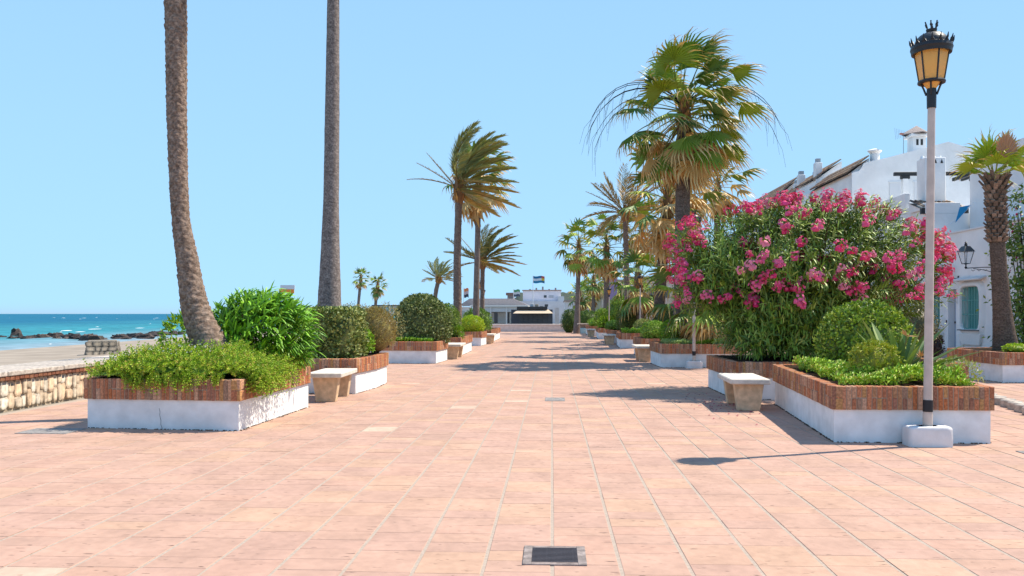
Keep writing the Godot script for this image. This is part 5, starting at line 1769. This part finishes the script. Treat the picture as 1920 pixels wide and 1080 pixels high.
func wall_lantern(label: String, o: Vector3, out: Vector3, k: float, arm: float) -> void:
	# o: fixing on the wall; the lantern hangs or stands at the end of a scrolled arm
	var t := thing("wall_lantern", label, "lantern", "", o)
	var black := Color(0.02, 0.022, 0.026)
	var br := MB.new()
	var tip := o + out * arm
	br.box(at(o - out * 0.01), Vector3(0.05, 0.22 * k + 0.08, 0.06), black)
	br.tube([o, o + out * arm * 0.5 + Vector3(0, 0.01, 0), tip], [0.016, 0.014, 0.014], 6, black)
	br.tube([o + Vector3(0, -0.22 * k, 0), o + out * arm * 0.35 + Vector3(0, -0.09 * k, 0), o + out * arm * 0.75 + Vector3(0, -0.02, 0)], [0.013, 0.012, 0.011], 6, black)
	for s in 3:
		br.tube([o + out * arm * (0.3 + 0.2 * s) + Vector3(0, -0.07 * k, 0), o + out * arm * (0.36 + 0.2 * s) + Vector3(0, -0.11 * k, 0), o + out * arm * (0.42 + 0.2 * s) + Vector3(0, -0.06 * k, 0)], [0.008, 0.01, 0.008], 5, black)
	part(t, "bracket", br, M.iron)
	var b := tip + Vector3(0, 0.03, 0)
	var st := MB.new()
	st.lathe(b, [Vector2(0.012, -0.06) * k, Vector2(0.05, 0.0) * k, Vector2(0.02, 0.03) * k, Vector2(0.02, 0.10) * k, Vector2(0.08, 0.12) * k], 10, black)
	part(t, "stem", st, M.iron)
	for s in 4:
		var a := TAU * s / 4.0 + 0.6
		var a2 := TAU * (s + 1) / 4.0 + 0.6
		var q0 := b + Vector3(cos(a) * 0.13, 0.13, sin(a) * 0.13) * k
		var q1 := b + Vector3(cos(a2) * 0.13, 0.13, sin(a2) * 0.13) * k
		var q2 := b + Vector3(cos(a2) * 0.25, 0.55, sin(a2) * 0.25) * k
		var q3 := b + Vector3(cos(a) * 0.25, 0.55, sin(a) * 0.25) * k
		var bar := MB.new()
		bar.tube([q0, q3], [0.012 * k, 0.012 * k], 5, black)
		bar.tube([q0, q1], [0.012 * k, 0.012 * k], 5, black)
		part(t, "glazing_bar", bar, M.iron)
		var pa := MB.new()
		pa.quad(q1, q0, q3, q2, Color.WHITE)
		part(t, "glass_pane", pa, M.clear_glass)
	var ca := MB.new()
	for s in 4:
		var a := TAU * s / 4.0 + 0.6
		var a2 := TAU * (s + 1) / 4.0 + 0.6
		var e0 := b + Vector3(cos(a) * 0.30, 0.55, sin(a) * 0.30) * k
		var e1 := b + Vector3(cos(a2) * 0.30, 0.55, sin(a2) * 0.30) * k
		var f0 := b + Vector3(cos(a) * 0.14, 0.74, sin(a) * 0.14) * k
		var f1 := b + Vector3(cos(a2) * 0.14, 0.74, sin(a2) * 0.14) * k
		ca.quad(e1, e0, f0, f1, Color(0.07, 0.075, 0.085))
		ca.tri(f1, f0, b + Vector3(0, 0.77, 0) * k, black)
		ca.tri(e0, e1, b + Vector3(0, 0.555, 0) * k, black)
	ca.lathe(b, [Vector2(0.05, 0.76) * k, Vector2(0.06, 0.80) * k, Vector2(0.03, 0.84) * k, Vector2(0.05, 0.87) * k, Vector2(0.0, 0.92) * k], 8, black)
	part(t, "cap", ca, M.iron)

func make_houses() -> void:
	rng.seed = 606
	gain = 1.0
	var cw: StandardMaterial3D = M.house_wall.duplicate()
	cw.vertex_color_use_as_albedo = false
	cw.albedo_color = WHITE.linear_to_srgb()
	M["csg_wall"] = cw
	# house with the two grilled windows
	var h := thing("white_house", "white house with two teal grilled windows and narrow door", "house", "", Vector3(18, 0, -27))
	holed_wall(h, Vector3(15.45, 2.2, -28.0), Vector3(0.3, 4.5, 12.6), [[Vector3(15.45, 1.605, -30.6), Vector3(0.5, 1.57, 1.35)], [Vector3(15.45, 1.605, -33.25), Vector3(0.5, 1.57, 0.8)], [Vector3(15.45, 1.14, -32.12), Vector3(0.5, 2.38, 0.62)]])
	slab(h, "side_wall", 15.6, 24.0, -0.05, 4.43, -34.28, -21.72, WHITE, M.house_wall)
	grille_window(h, -31.27, -29.93, 0.825, 2.385, 15.3)
	grille_window(h, -33.64, -32.86, 0.825, 2.385, 15.3)
	var dr := slab(h, "door", 15.545, 15.585, 0.0, 2.33, -32.42, -31.82, Color(0.36, 0.42, 0.52), M.paint)
	slab(dr, "door_edge", 15.53, 15.544, 0.0, 2.33, -31.86, -31.82, Color(0.03, 0.03, 0.035), M.paint)
	slab(dr, "handle", 15.50, 15.545, 1.02, 1.10, -32.36, -32.32, Color(0.1, 0.1, 0.1), M.iron)
	slab(h, "meter_box", 15.27, 15.30, 0.1, 0.62, -31.45, -31.2, Color(0.62, 0.62, 0.63), M.paint, 0.008)
	slab(h, "name_plate", 15.275, 15.299, 1.78, 2.12, -31.74, -31.62, Color(0.6, 0.6, 0.6), M.paint)
	slab(h, "bell", 15.27, 15.299, 1.05, 1.15, -32.55, -32.5, Color(0.05, 0.05, 0.05), M.paint)
	text_on(h, "16", Vector3(15.285, 2.21, -31.47), 0.19, -PI * 0.5, Color(0.25, 0.27, 0.32))
	slab(h, "upper_wall", 17.0, 24.0, 4.431, 7.75, -34.2, -21.72, WHITE, M.house_wall)
	slab(h, "parapet_cap", 15.26, 15.64, 4.451, 4.52, -34.3, -21.7, Color(0.72, 0.71, 0.71), M.house_wall, 0.01)
	var lt := MB.new()
	lt.box(at(Vector3(16.98, 5.9, -27.0)), Vector3(0.03, 1.1, 0.8), Color(0.72, 0.72, 0.72))
	part(h, "shutter", lt, M.paint)
	# beam and small tiled lean-to between the houses
	var be := MB.new()
	be.box(Transform3D(Basis(Vector3.UP, 0.0) * Basis(Vector3.BACK, 0.0), Vector3(16.1, 5.62, -34.45)), Vector3(1.9, 0.24, 0.16), Color(0.035, 0.032, 0.032), 0.01)
	part(h, "eaves_beam", be, M.paint)
	tiled_slope(h, Vector3(15.2, 5.78, -34.4), Vector3(1.8, 0.0, 0), Vector3(0, 0.42, -1.3), 0.2)
	# terraced house with pergola and vented chimney
	var h2 := thing("white_terrace_house", "white terrace house with dark pergola and chimney with triangular vents", "house", "", Vector3(19, 0, -39))
	slab(h2, "wall", 15.32, 24.0, -0.05, 5.5, -43.2, -34.32, WHITE, M.house_wall)
	slab(h2, "parapet", 15.30, 15.52, 5.502, 6.62, -43.2, -36.3, WHITE, M.house_wall, 0.015)
	slab(h2, "parapet_return", 15.30, 16.7, 5.502, 5.95, -36.28, -34.34, WHITE, M.house_wall, 0.015)
	var ch := slab(h2, "chimney", 15.75, 16.62, 5.955, 8.02, -36.2, -35.4, WHITE, M.house_wall, 0.03)
	for i in 3:
		var x := 15.93 + i * 0.255
		var v := MB.new()
		extrude(v, [Vector2(x - 0.055, 7.76), Vector2(x + 0.055, 7.76), Vector2(x, 7.93)], -35.45, -35.388, Color(0.02, 0.02, 0.02))
		part(ch, "vent", v, M.paint)
	for i in 4:
		var mb := MB.new()
		mb.tube([Vector3(15.82 + i * 0.24, 8.0, -35.8), Vector3(15.82 + i * 0.24, 8.13, -35.8)], [0.11, 0.05], 8, WHITE)
		part(ch, "cap_bump", mb, M.house_wall)
	var pg := MB.new()
	pg.box(at(Vector3(18.4, 8.06, -39.9)), Vector3(4.2, 0.17, 0.16), Color(0.03, 0.028, 0.03), 0.01)
	part(h2, "pergola_beam", pg, M.paint)
	for i in 5:
		var b := MB.new()
		b.box(at(Vector3(19.3 + i * 0.4, 7.85, -39.2)), Vector3(0.12, 0.16, 2.4), Color(0.03, 0.028, 0.03), 0.01)
		part(h2, "pergola_rafter", b, M.paint)
	var po := slab(h2, "post", 16.68, 16.92, 5.502, 7.82, -40.02, -39.78, WHITE, M.house_wall, 0.01)
	slab(po, "corbel", 16.62, 17.02, 7.821, 7.974, -40.0, -39.8, Color(0.03, 0.028, 0.03), M.paint, 0.01)
	# gabled house behind it
	var h3 := thing("gabled_house", "white gabled house with shuttered window and turret chimney", "house", "", Vector3(19, 0, -47))
	var g := MB.new()
	extrude(g, [Vector2(15.6, -0.05), Vector2(24.0, -0.05), Vector2(24.0, 9.2), Vector2(20.5, 10.3), Vector2(17.3, 9.48), Vector2(16.45, 9.3), Vector2(16.2, 9.22), Vector2(16.1, 9.0), Vector2(15.95, 8.82), Vector2(15.6, 8.74)], -50.0, -43.4, WHITE)
	part(h3, "wall", g, M.house_wall)
	for q in [[17.5, 18.4, 7.3, 8.2], [18.75, 19.15, 7.3, 8.2]]:
		var w := slab(h3, "window", q[0], q[1], q[2], q[3], -43.405, -43.36, Color(0.66, 0.66, 0.67), M.paint)
		slab(w, "frame", q[0] - 0.05, q[1] + 0.05, q[3] + 0.001, q[3] + 0.06, -43.402, -43.34, Color(0.75, 0.75, 0.75), M.paint)
	var fl := MB.new()
	fl.lathe(Vector3(16.95, 9.3, -43.9), [Vector2(0.30, 0.0), Vector2(0.25, 0.15), Vector2(0.25, 0.5), Vector2(0.38, 0.62), Vector2(0.38, 0.68), Vector2(0.16, 0.75), Vector2(0.0, 0.78)], 4, WHITE)
	part(h3, "pillar", fl, M.house_wall)
	var tu := slab(h3, "turret_chimney", 19.25, 19.95, 9.85, 10.85, -45.4, -44.7, WHITE, M.house_wall, 0.02)
	for i in 2: slab(tu, "vent", 19.43 + i * 0.23, 19.55 + i * 0.23, 10.4, 10.72, -44.71, -44.69, Color(0.03, 0.03, 0.03), M.paint)
	slab(tu, "cornice", 19.1, 20.1, 10.851, 11.0, -45.55, -44.55, WHITE, M.house_wall, 0.03)
	var rf := MB.new()
	rf.lathe(Vector3(19.6, 11.0, -45.05), [Vector2(0.80, 0.0), Vector2(0.82, 0.05), Vector2(0.0, 0.52)], 4, Color(0.42, 0.36, 0.34))
	part(tu, "tiled_cap", rf, M.roof_tile)
	tiled_slope(h3, Vector3(15.4, 8.75, -43.5), Vector3(0, 0, -6.4), Vector3(1.1, 0.85, 0), 0.24)
	var an := thing("tv_antenna", "thin television antenna on the gabled house's roof", "antenna", "", Vector3(18.55, 9.8, -44.2))
	var am := MB.new()
	am.tube([Vector3(18.55, 9.75, -44.2), Vector3(18.55, 10.95, -44.2)], [0.014, 0.012], 5, Color(0.2, 0.2, 0.22))
	part(an, "mast", am, M.iron)
	for i in 7:
		var e := MB.new()
		var x := 18.15 + i * 0.085
		e.tube([Vector3(x, 10.9 - 0.3 + 0.03 * i, -44.2), Vector3(x - 0.05, 10.9 + 0.32 - 0.03 * i, -44.2)], [0.007, 0.007], 4, Color(0.25, 0.25, 0.27))
		part(an, "element", e, M.iron)
	slab(an, "receiver", 18.36, 18.54, 10.86, 10.94, -44.24, -44.16, Color(0.5, 0.18, 0.12), M.paint)
	# farther houses of the row
	var h4 := thing("tile_roofed_house", "white house with striped tile roofs and several small chimneys", "house", "", Vector3(19, 0, -54))
	slab(h4, "wall", 15.5, 24.0, -0.05, 8.7, -58.6, -50.1, WHITE, M.house_wall)
	slab(h4, "roof_wall", 15.9, 20.0, 8.701, 9.5, -54.2, -50.2, WHITE, M.house_wall)
	tiled_slope(h4, Vector3(15.3, 8.85, -54.3), Vector3(0, 0, -4.3), Vector3(2.1, 1.75, 0), 0.26)
	tiled_slope(h4, Vector3(15.8, 9.52, -50.2), Vector3(0, 0, -4.0), Vector3(1.6, 1.15, 0), 0.26)
	for q in [[16.0, -46.0 - 4.6, 10.6, 0.42], [16.3, -55.0, 10.6, 0.45], [16.5, -56.6, 10.25, 0.4], [16.6, -53.0, 10.2, 0.4]]:
		var c := slab(h4, "chimney", q[0], q[0] + q[3], 8.9, q[2], q[1] - q[3], q[1], WHITE, M.house_wall, 0.02)
		slab(c, "pot", q[0] + 0.08, q[0] + q[3] - 0.08, q[2] + 0.001, q[2] + 0.25, q[1] - q[3] + 0.08, q[1] - 0.08, Color(0.34, 0.36, 0.38), M.paint)
	var h5 := thing("end_house", "cream house with brown tiled hip roof and tiled balcony edge", "house", "", Vector3(19, 0, -64))
	slab(h5, "wall", 15.5, 24.0, -0.05, 9.05, -69.0, -58.8, Color(0.74, 0.68, 0.60), M.house_wall)
	tiled_slope(h5, Vector3(15.0, 8.95, -69.4), Vector3(0, 0, 10.7), Vector3(2.4, 2.1, 0), 0.28)
	slab(h5, "balcony", 14.7, 15.49, 6.6, 7.7, -68.0, -60.0, WHITE, M.house_wall, 0.02)
	tiled_slope(h5, Vector3(14.5, 7.72, -68.1), Vector3(0, 0, 8.2), Vector3(0.75, 0.5, 0), 0.26)
	wall_lantern("large black wall lantern on scrolled bracket over the grilled window", Vector3(15.28, 3.0, -28.95), Vector3(-0.75, 0, -0.66).normalized(), 1.0, 0.95)
	wall_lantern("small black wall lantern above the narrow house door", Vector3(15.28, 2.72, -31.6), Vector3(-0.6, 0, -0.8).normalized(), 0.52, 0.4)
	# corner of a blue shade sail and its white rope
	var sl := thing("shade_sail", "small blue corner of a shade sail on white rope", "shade sail", "", Vector3(15.9, 5.0, -33.0))
	var s1 := MB.new()
	s1.tri(Vector3(16.55, 5.70, -33.2), Vector3(15.75, 4.95, -32.8), Vector3(16.35, 5.68, -33.7), Color(0.01, 0.20, 0.36))
	part(sl, "cloth", s1, M.cloth)
	var s2 := MB.new()
	var rope := []
	for i in 10:
		var k := i / 9.0
		rope.append(Vector3(lerpf(16.6, 14.9, k), lerpf(5.78, 4.62, k) - 0.28 * sin(k * PI), lerpf(-33.1, -33.6, k)))
	var rr := []
	rr.resize(10)
	rr.fill(0.022)
	s2.tube(rope, rr, 5, Color(0.8, 0.8, 0.8))
	part(sl, "rope", s2, M.cloth)

# ------------------------------------------------------------------ the far end
func flag(label: String, foot: Vector3, h: float, size: Vector2, bands: Array) -> void:
	var t := thing("flag", label, "flag", "", foot)
	var p := MB.new()
	p.tube([foot, foot + Vector3(0, h, 0)], [0.06, 0.035], 6, Color(0.7, 0.7, 0.7))
	part(t, "pole", p, M.paint)
	for b in bands.size():
		var m := MB.new()
		var pts := PackedVector3Array()
		var cc := PackedColorArray()
		for j in 2:
			for i in 10:
				var k := i / 9.0
				var y := h - 0.05 - size.y * (b + 1 - j) / float(bands.size()) - 0.10 * k * size.x * 0.3 - 0.06 * sin(k * 7.0) * size.y
				pts.append(foot + Vector3(k * size.x + 0.04, y, 0.14 * sin(k * 8.0 + 0.6) * size.x * 0.25))
				cc.append(bands[b][0] if k < 0.7 else bands[b][1])
		m.grid(pts, 10, 2, false, cc)
		part(t, "cloth_band", m, M.cloth)

func make_far_end() -> void:
	rng.seed = 707
	var lw := thing("end_wall", "long low whitewashed wall closing the promenade", "wall", "", Vector3(-1.5, 0, -63.3))
	slab(lw, "wall_body", -5.2, 1.95, -0.02, 0.52, -63.55, -63.2, Color(0.70, 0.62, 0.58), M.plaster)
	slab(lw, "coping", -5.25, 2.0, 0.521, 0.59, -63.6, -63.15, Color(0.74, 0.68, 0.64), M.plaster, 0.01)
	# turquoise litter bin under a stone table
	var tb := thing("stone_table", "stone table slab beside the low wall's end", "table", "", Vector3(2.2, 0, -57.0))
	slab(tb, "slab", 1.75, 2.65, 0.62, 0.72, -57.5, -56.6, Color(0.50, 0.42, 0.36), M.stone, 0.02)
	slab(tb, "foot", 1.95, 2.45, 0.0, 0.619, -57.4, -57.05, Color(0.55, 0.48, 0.42), M.stone)
	var bn := MB.new()
	bn.box(at(Vector3(2.2, 0.2, -56.8)), Vector3(0.5, 0.4, 0.36), Color(0.30, 0.50, 0.55), 0.03, Vector2(0.85, 0.85))
	one("plastic_tub", "pale turquoise plastic tub beneath the stone table", "tub", bn, M.paint, Vector3(2.2, 0, -56.8))
	# dark beach bar
	var k := thing("beach_kiosk", "dark grey shuttered kiosk with beige awning behind the low wall", "kiosk", "", Vector3(-1.9, 0, -70))
	slab(k, "wall", -3.5, 0.05, -0.02, 1.75, -73.0, -70.0, Color(0.05, 0.058, 0.075), M.paint)
	for i in 7: slab(k, "shutter_panel", -2.85 + i * 0.41, -2.47 + i * 0.41, 0.1, 1.35, -69.99, -69.96, Color(0.055, 0.063, 0.08), M.paint, 0.01)
	slab(k, "roof", -3.0, -0.4, 1.751, 2.0, -73.1, -69.7, Color(0.035, 0.036, 0.042), M.paint, 0.02)
	var aw := MB.new()
	aw.quad(Vector3(-3.3, 1.42, -69.1), Vector3(0.1, 1.42, -69.1), Vector3(-0.3, 1.745, -69.95), Vector3(-2.9, 1.745, -69.95), Color(0.58, 0.46, 0.34))
	part(k, "awning", aw, M.cloth)
	slab(k, "pillar", 0.25, 0.6, -0.02, 1.9, -70.4, -70.0, Color(0.62, 0.58, 0.56), M.plaster)
	for i in 4: slab(k, "roof_box", -1.9 + i * 0.42, -1.6 + i * 0.42, 2.001, 2.1 + 0.12 * (i % 2) + 0.15 * (1 if i == 0 else 0), -71.4, -71.0, [Color(0.5, 0.5, 0.5), Color(0.45, 0.35, 0.25), Color(0.4, 0.38, 0.36), Color(0.1, 0.1, 0.1)][i], M.paint, 0.02)
	var r := thing("beach_restaurant", "white beach restaurant with flat canopy and pale tiled gable", "restaurant", "", Vector3(-6, 0, -90))
	slab(r, "wall", -8.8, -3.0, -0.02, 2.1, -96.0, -90.5, Color(0.72, 0.71, 0.72), M.house_wall)
	slab(r, "canopy", -8.9, -2.6, 2.101, 2.3, -96.0, -88.5, Color(0.55, 0.56, 0.54), M.paint, 0.02)
	slab(r, "fascia", -8.6, -3.2, 1.6, 2.098, -88.9, -88.7, Color(0.50, 0.54, 0.58), M.paint)
	slab(r, "opening", -7.6, -3.6, 0.3, 1.55, -90.49, -90.45, Color(0.10, 0.10, 0.12), M.dark_glass)
	for i in 3: slab(r, "curtain", -7.3 + i * 1.3, -6.4 + i * 1.3, 0.35, 1.5, -90.44, -90.4, Color(0.66, 0.66, 0.66), M.cloth)
	for i in 4: slab(r, "post", -8.5 + i * 1.75, -8.35 + i * 1.75, 0.0, 2.099, -88.68, -88.56, Color(0.6, 0.6, 0.6), M.paint)
	var gr := MB.new()
	extrude(gr, [Vector2(-10.5, 2.31), Vector2(-2.6, 2.31), Vector2(-4.4, 3.1), Vector2(-9.3, 3.1)], -98.0, -92.0, Color(0.70, 0.58, 0.55))
	part(r, "roof", gr, M.roof_tile)
	var wb := thing("white_block_house", "white two-storey flat-roofed house beyond the kiosk", "house", "", Vector3(-1, 0, -122))
	slab(wb, "wall", -4.3, 1.3, -0.02, 4.75, -130.0, -121.0, Color(0.72, 0.69, 0.72), M.house_wall)
	slab(wb, "roof_edge", -4.4, 1.4, 4.751, 4.92, -130.0, -120.9, Color(0.62, 0.44, 0.36), M.roof_tile)
	slab(wb, "lower_wall", -5.2, 1.8, -0.02, 3.2, -120.99, -118.5, Color(0.74, 0.71, 0.73), M.house_wall)
	for q in [[-1.2, -0.8], [-0.5, 0.2]]: slab(wb, "window", q[0], q[1], 3.75, 4.1, -120.99, -120.95, Color(0.06, 0.07, 0.08) if q[0] < -1.0 else Color(0.4, 0.4, 0.42), M.dark_glass)
	slab(wb, "balcony", 0.9, 1.75, 2.9, 3.9, -120.98, -118.6, Color(0.78, 0.77, 0.77), M.house_wall)
	for i in 5: slab(wb, "roof_vent", -3.4 + i * 0.95, -3.15 + i * 0.95, 4.921, 5.05 + 0.18 * (i % 3), -122.0, -121.6, Color(0.3, 0.3, 0.3), M.paint)
	var tw := thing("brown_tower_house", "small brown-roofed tower house beside the white flat-roofed house", "house", "", Vector3(-6, 0, -116))
	slab(tw, "wall", -6.3, -5.35, -0.02, 4.0, -117.0, -115.5, Color(0.30, 0.26, 0.26), M.house_wall)
	slab(tw, "roof", -6.5, -5.2, 4.001, 4.35, -117.2, -115.3, Color(0.42, 0.25, 0.20), M.roof_tile)
	slab(tw, "window", -6.1, -5.55, 2.9, 3.6, -115.49, -115.46, Color(0.05, 0.05, 0.06), M.dark_glass)
	var mh := thing("balconied_house", "white house with balcony and bright doorway past the kiosk", "house", "", Vector3(3, 0, -104))
	slab(mh, "wall", 1.6, 4.6, -0.02, 2.9, -110.0, -103.0, Color(0.76, 0.74, 0.75), M.house_wall)
	slab(mh, "roof", 1.5, 4.7, 2.901, 3.1, -110.0, -102.8, Color(0.60, 0.46, 0.40), M.roof_tile)
	slab(mh, "doorway", 2.3, 3.2, 0.9, 2.2, -102.99, -102.95, Color(0.78, 0.76, 0.70), M.paint)
	slab(mh, "door", 2.55, 2.9, 0.9, 1.9, -102.949, -102.93, Color(0.2, 0.18, 0.16), M.dark_glass)
	var cream := [[5.6, 9.6, 3.2, -88.0, "cream house wall with pale parapet past the far palms"], [7.4, 12.0, 5.2, -99.0, "tall cream house with blank gable behind the far palms"], [8.6, 13.6, 4.6, -78.0, "pink-beige house behind the purple banner"], [10.4, 15.0, 6.2, -112.0, "farthest cream house on the slope behind the palms"]]
	for i in cream.size():
		var q: Array = cream[i]
		var c := thing("cream_house", q[4], "house", "", Vector3(q[0] + 2, 0, q[3]))
		var tone: Color = [Color(0.66, 0.58, 0.50), Color(0.70, 0.60, 0.50), Color(0.66, 0.54, 0.47), Color(0.72, 0.64, 0.55)][i]
		slab(c, "wall", q[0], q[1], -0.05, q[2], q[3] - 7.0, q[3], tone, M.house_wall)
		slab(c, "roof", q[0] - 0.15, q[1] + 0.15, q[2] + 0.001, q[2] + 0.25, q[3] - 7.1, q[3] + 0.15, Color(0.55, 0.36, 0.27), M.roof_tile)
		for j in 3:
			var x: float = q[0] + 0.6 + j * 1.3
			var w := slab(c, "window", x, x + 0.6, q[2] - 1.7, q[2] - 0.7, q[3] + 0.001, q[3] + 0.03, Color(0.10, 0.11, 0.13), M.dark_glass)
			slab(w, "frame", x - 0.06, x + 0.66, q[2] - 0.699, q[2] - 0.62, q[3] + 0.001, q[3] + 0.05, Color(0.7, 0.68, 0.64), M.paint)
	var pb := thing("purple_banner", "tall faded purple banner hanging from a pole among palms", "banner", "", Vector3(5.0, 0, -67.0))
	slab(pb, "pole", 4.42, 4.5, 0.0, 4.7, -67.04, -66.96, Color(0.6, 0.6, 0.62), M.paint)
	slab(pb, "cloth", 4.52, 5.3, 1.6, 4.6, -67.015, -66.985, Color(0.30, 0.24, 0.42), M.cloth)
	flag("blue and white striped flag on the tallest far pole", Vector3(-2.6, 2.0, -112.0), 4.6, Vector2(1.55, 0.95), [[Color(0.02, 0.15, 0.30), Color(0.45, 0.10, 0.08)], [Color(0.62, 0.64, 0.66), Color(0.62, 0.45, 0.05)], [Color(0.02, 0.20, 0.36), Color(0.04, 0.15, 0.25)]])
	flag("green, white and dark flag beside the tower house", Vector3(-4.7, 1.0, -100.0), 3.4, Vector2(0.75, 0.85), [[Color(0.10, 0.30, 0.14), Color(0.10, 0.30, 0.14)], [Color(0.6, 0.6, 0.6), Color(0.6, 0.6, 0.6)], [Color(0.08, 0.10, 0.14), Color(0.10, 0.12, 0.16)]])
	flag("orange over black flag on a thin pole by the beach", Vector3(-10.6, 0.3, -98.0), 4.2, Vector2(0.55, 1.1), [[Color(0.62, 0.20, 0.08), Color(0.62, 0.22, 0.10)], [Color(0.5, 0.4, 0.4), Color(0.5, 0.4, 0.4)], [Color(0.05, 0.06, 0.09), Color(0.06, 0.07, 0.1)]])
	var hu := thing("white_beach_hut", "small white hut with grey window behind the deep green bush", "hut", "", Vector3(-9.4, 0, -88))
	slab(hu, "wall", -10.4, -8.9, -0.4, 2.0, -89.5, -88.0, Color(0.74, 0.73, 0.74), M.house_wall)
	slab(hu, "roof", -10.5, -8.8, 2.001, 2.15, -89.6, -87.9, Color(0.66, 0.66, 0.67), M.paint, 0.01)
	slab(hu, "window", -9.9, -9.4, 1.1, 1.7, -87.99, -87.96, Color(0.35, 0.38, 0.36), M.dark_glass)
	var og := thing("orange_hut", "small orange beach hut beside the windswept palm's trunk", "hut", "", Vector3(-9.6, 0, -75))
	slab(og, "wall", -10.0, -9.2, -0.4, 1.55, -76.0, -75.0, Color(0.60, 0.28, 0.06), M.paint)
	slab(og, "roof", -10.1, -9.1, 1.551, 1.65, -76.1, -74.9, Color(0.5, 0.24, 0.07), M.paint, 0.01)
	# striped beach-bar canopy
	var sc := thing("striped_canopy", "blue and white striped canopy under a dark beam by the beach", "canopy", "", Vector3(-11.6, 0, -59))
	slab(sc, "beam", -13.1, -11.0, 1.95, 2.03, -59.1, -58.9, Color(0.04, 0.05, 0.07), M.paint)
	for i in 12: slab(sc, "stripe", -13.05 + i * 0.17, -12.885 + i * 0.17, 1.45, 1.949, -59.02, -58.98, Color(0.06, 0.40, 0.52) if i % 2 == 0 else Color(0.75, 0.75, 0.75), M.cloth)
	for i in 2: slab(sc, "post", -13.1 + i * 2.0, -13.02 + i * 2.0, -0.9, 1.95, -58.89, -58.81, Color(0.3, 0.3, 0.3), M.paint)
	var sg := thing("beach_sign", "white and orange sign board showing above the bladed shrub", "sign", "", Vector3(-18.9, 0, -58))
	slab(sg, "post", -18.95, -18.87, -1.2, 3.0, -58.05, -57.97, Color(0.4, 0.4, 0.4), M.paint)
	slab(sg, "board", -19.5, -18.45, 3.15, 3.45, -57.96, -57.9, Color(0.62, 0.64, 0.68), M.paint)
	slab(sg, "orange_strip", -19.6, -18.5, 2.85, 3.149, -57.96, -57.91, Color(0.75, 0.27, 0.05), M.paint)
	# wooded hills
	var hl := MB.new()
	var p := PackedVector3Array()
	var cc := PackedColorArray()
	var f := FastNoiseLite.new()
	f.seed = 12
	f.frequency = 0.004
	var f2 := FastNoiseLite.new()
	f2.seed = 14
	f2.frequency = 0.07
	var nu := 200
	for j in 6:
		for i in nu:
			var x := lerpf(420.0, -75.0, i / float(nu - 1))
			var ramp := clampf((x + 75.0) / 40.0, 0.0, 1.0)
			var y := (26.0 + 14.0 * f.get_noise_2d(x, 0.0) + 3.5 * f2.get_noise_2d(x * 1.6, j * 40.0)) * sin(j / 5.0 * PI * 0.5) * (0.35 + 0.65 * ramp) * ramp
			p.append(Vector3(x, y - 1.0, -800.0 - j * 25.0))
			cc.append(Color(0.07, 0.10, 0.07) * (1.0 + 0.5 * f2.get_noise_2d(x * 2.0, j * 9.0)))
	hl.grid(p, nu, 6, false, cc)
	structure("hills", hl, M.rock)
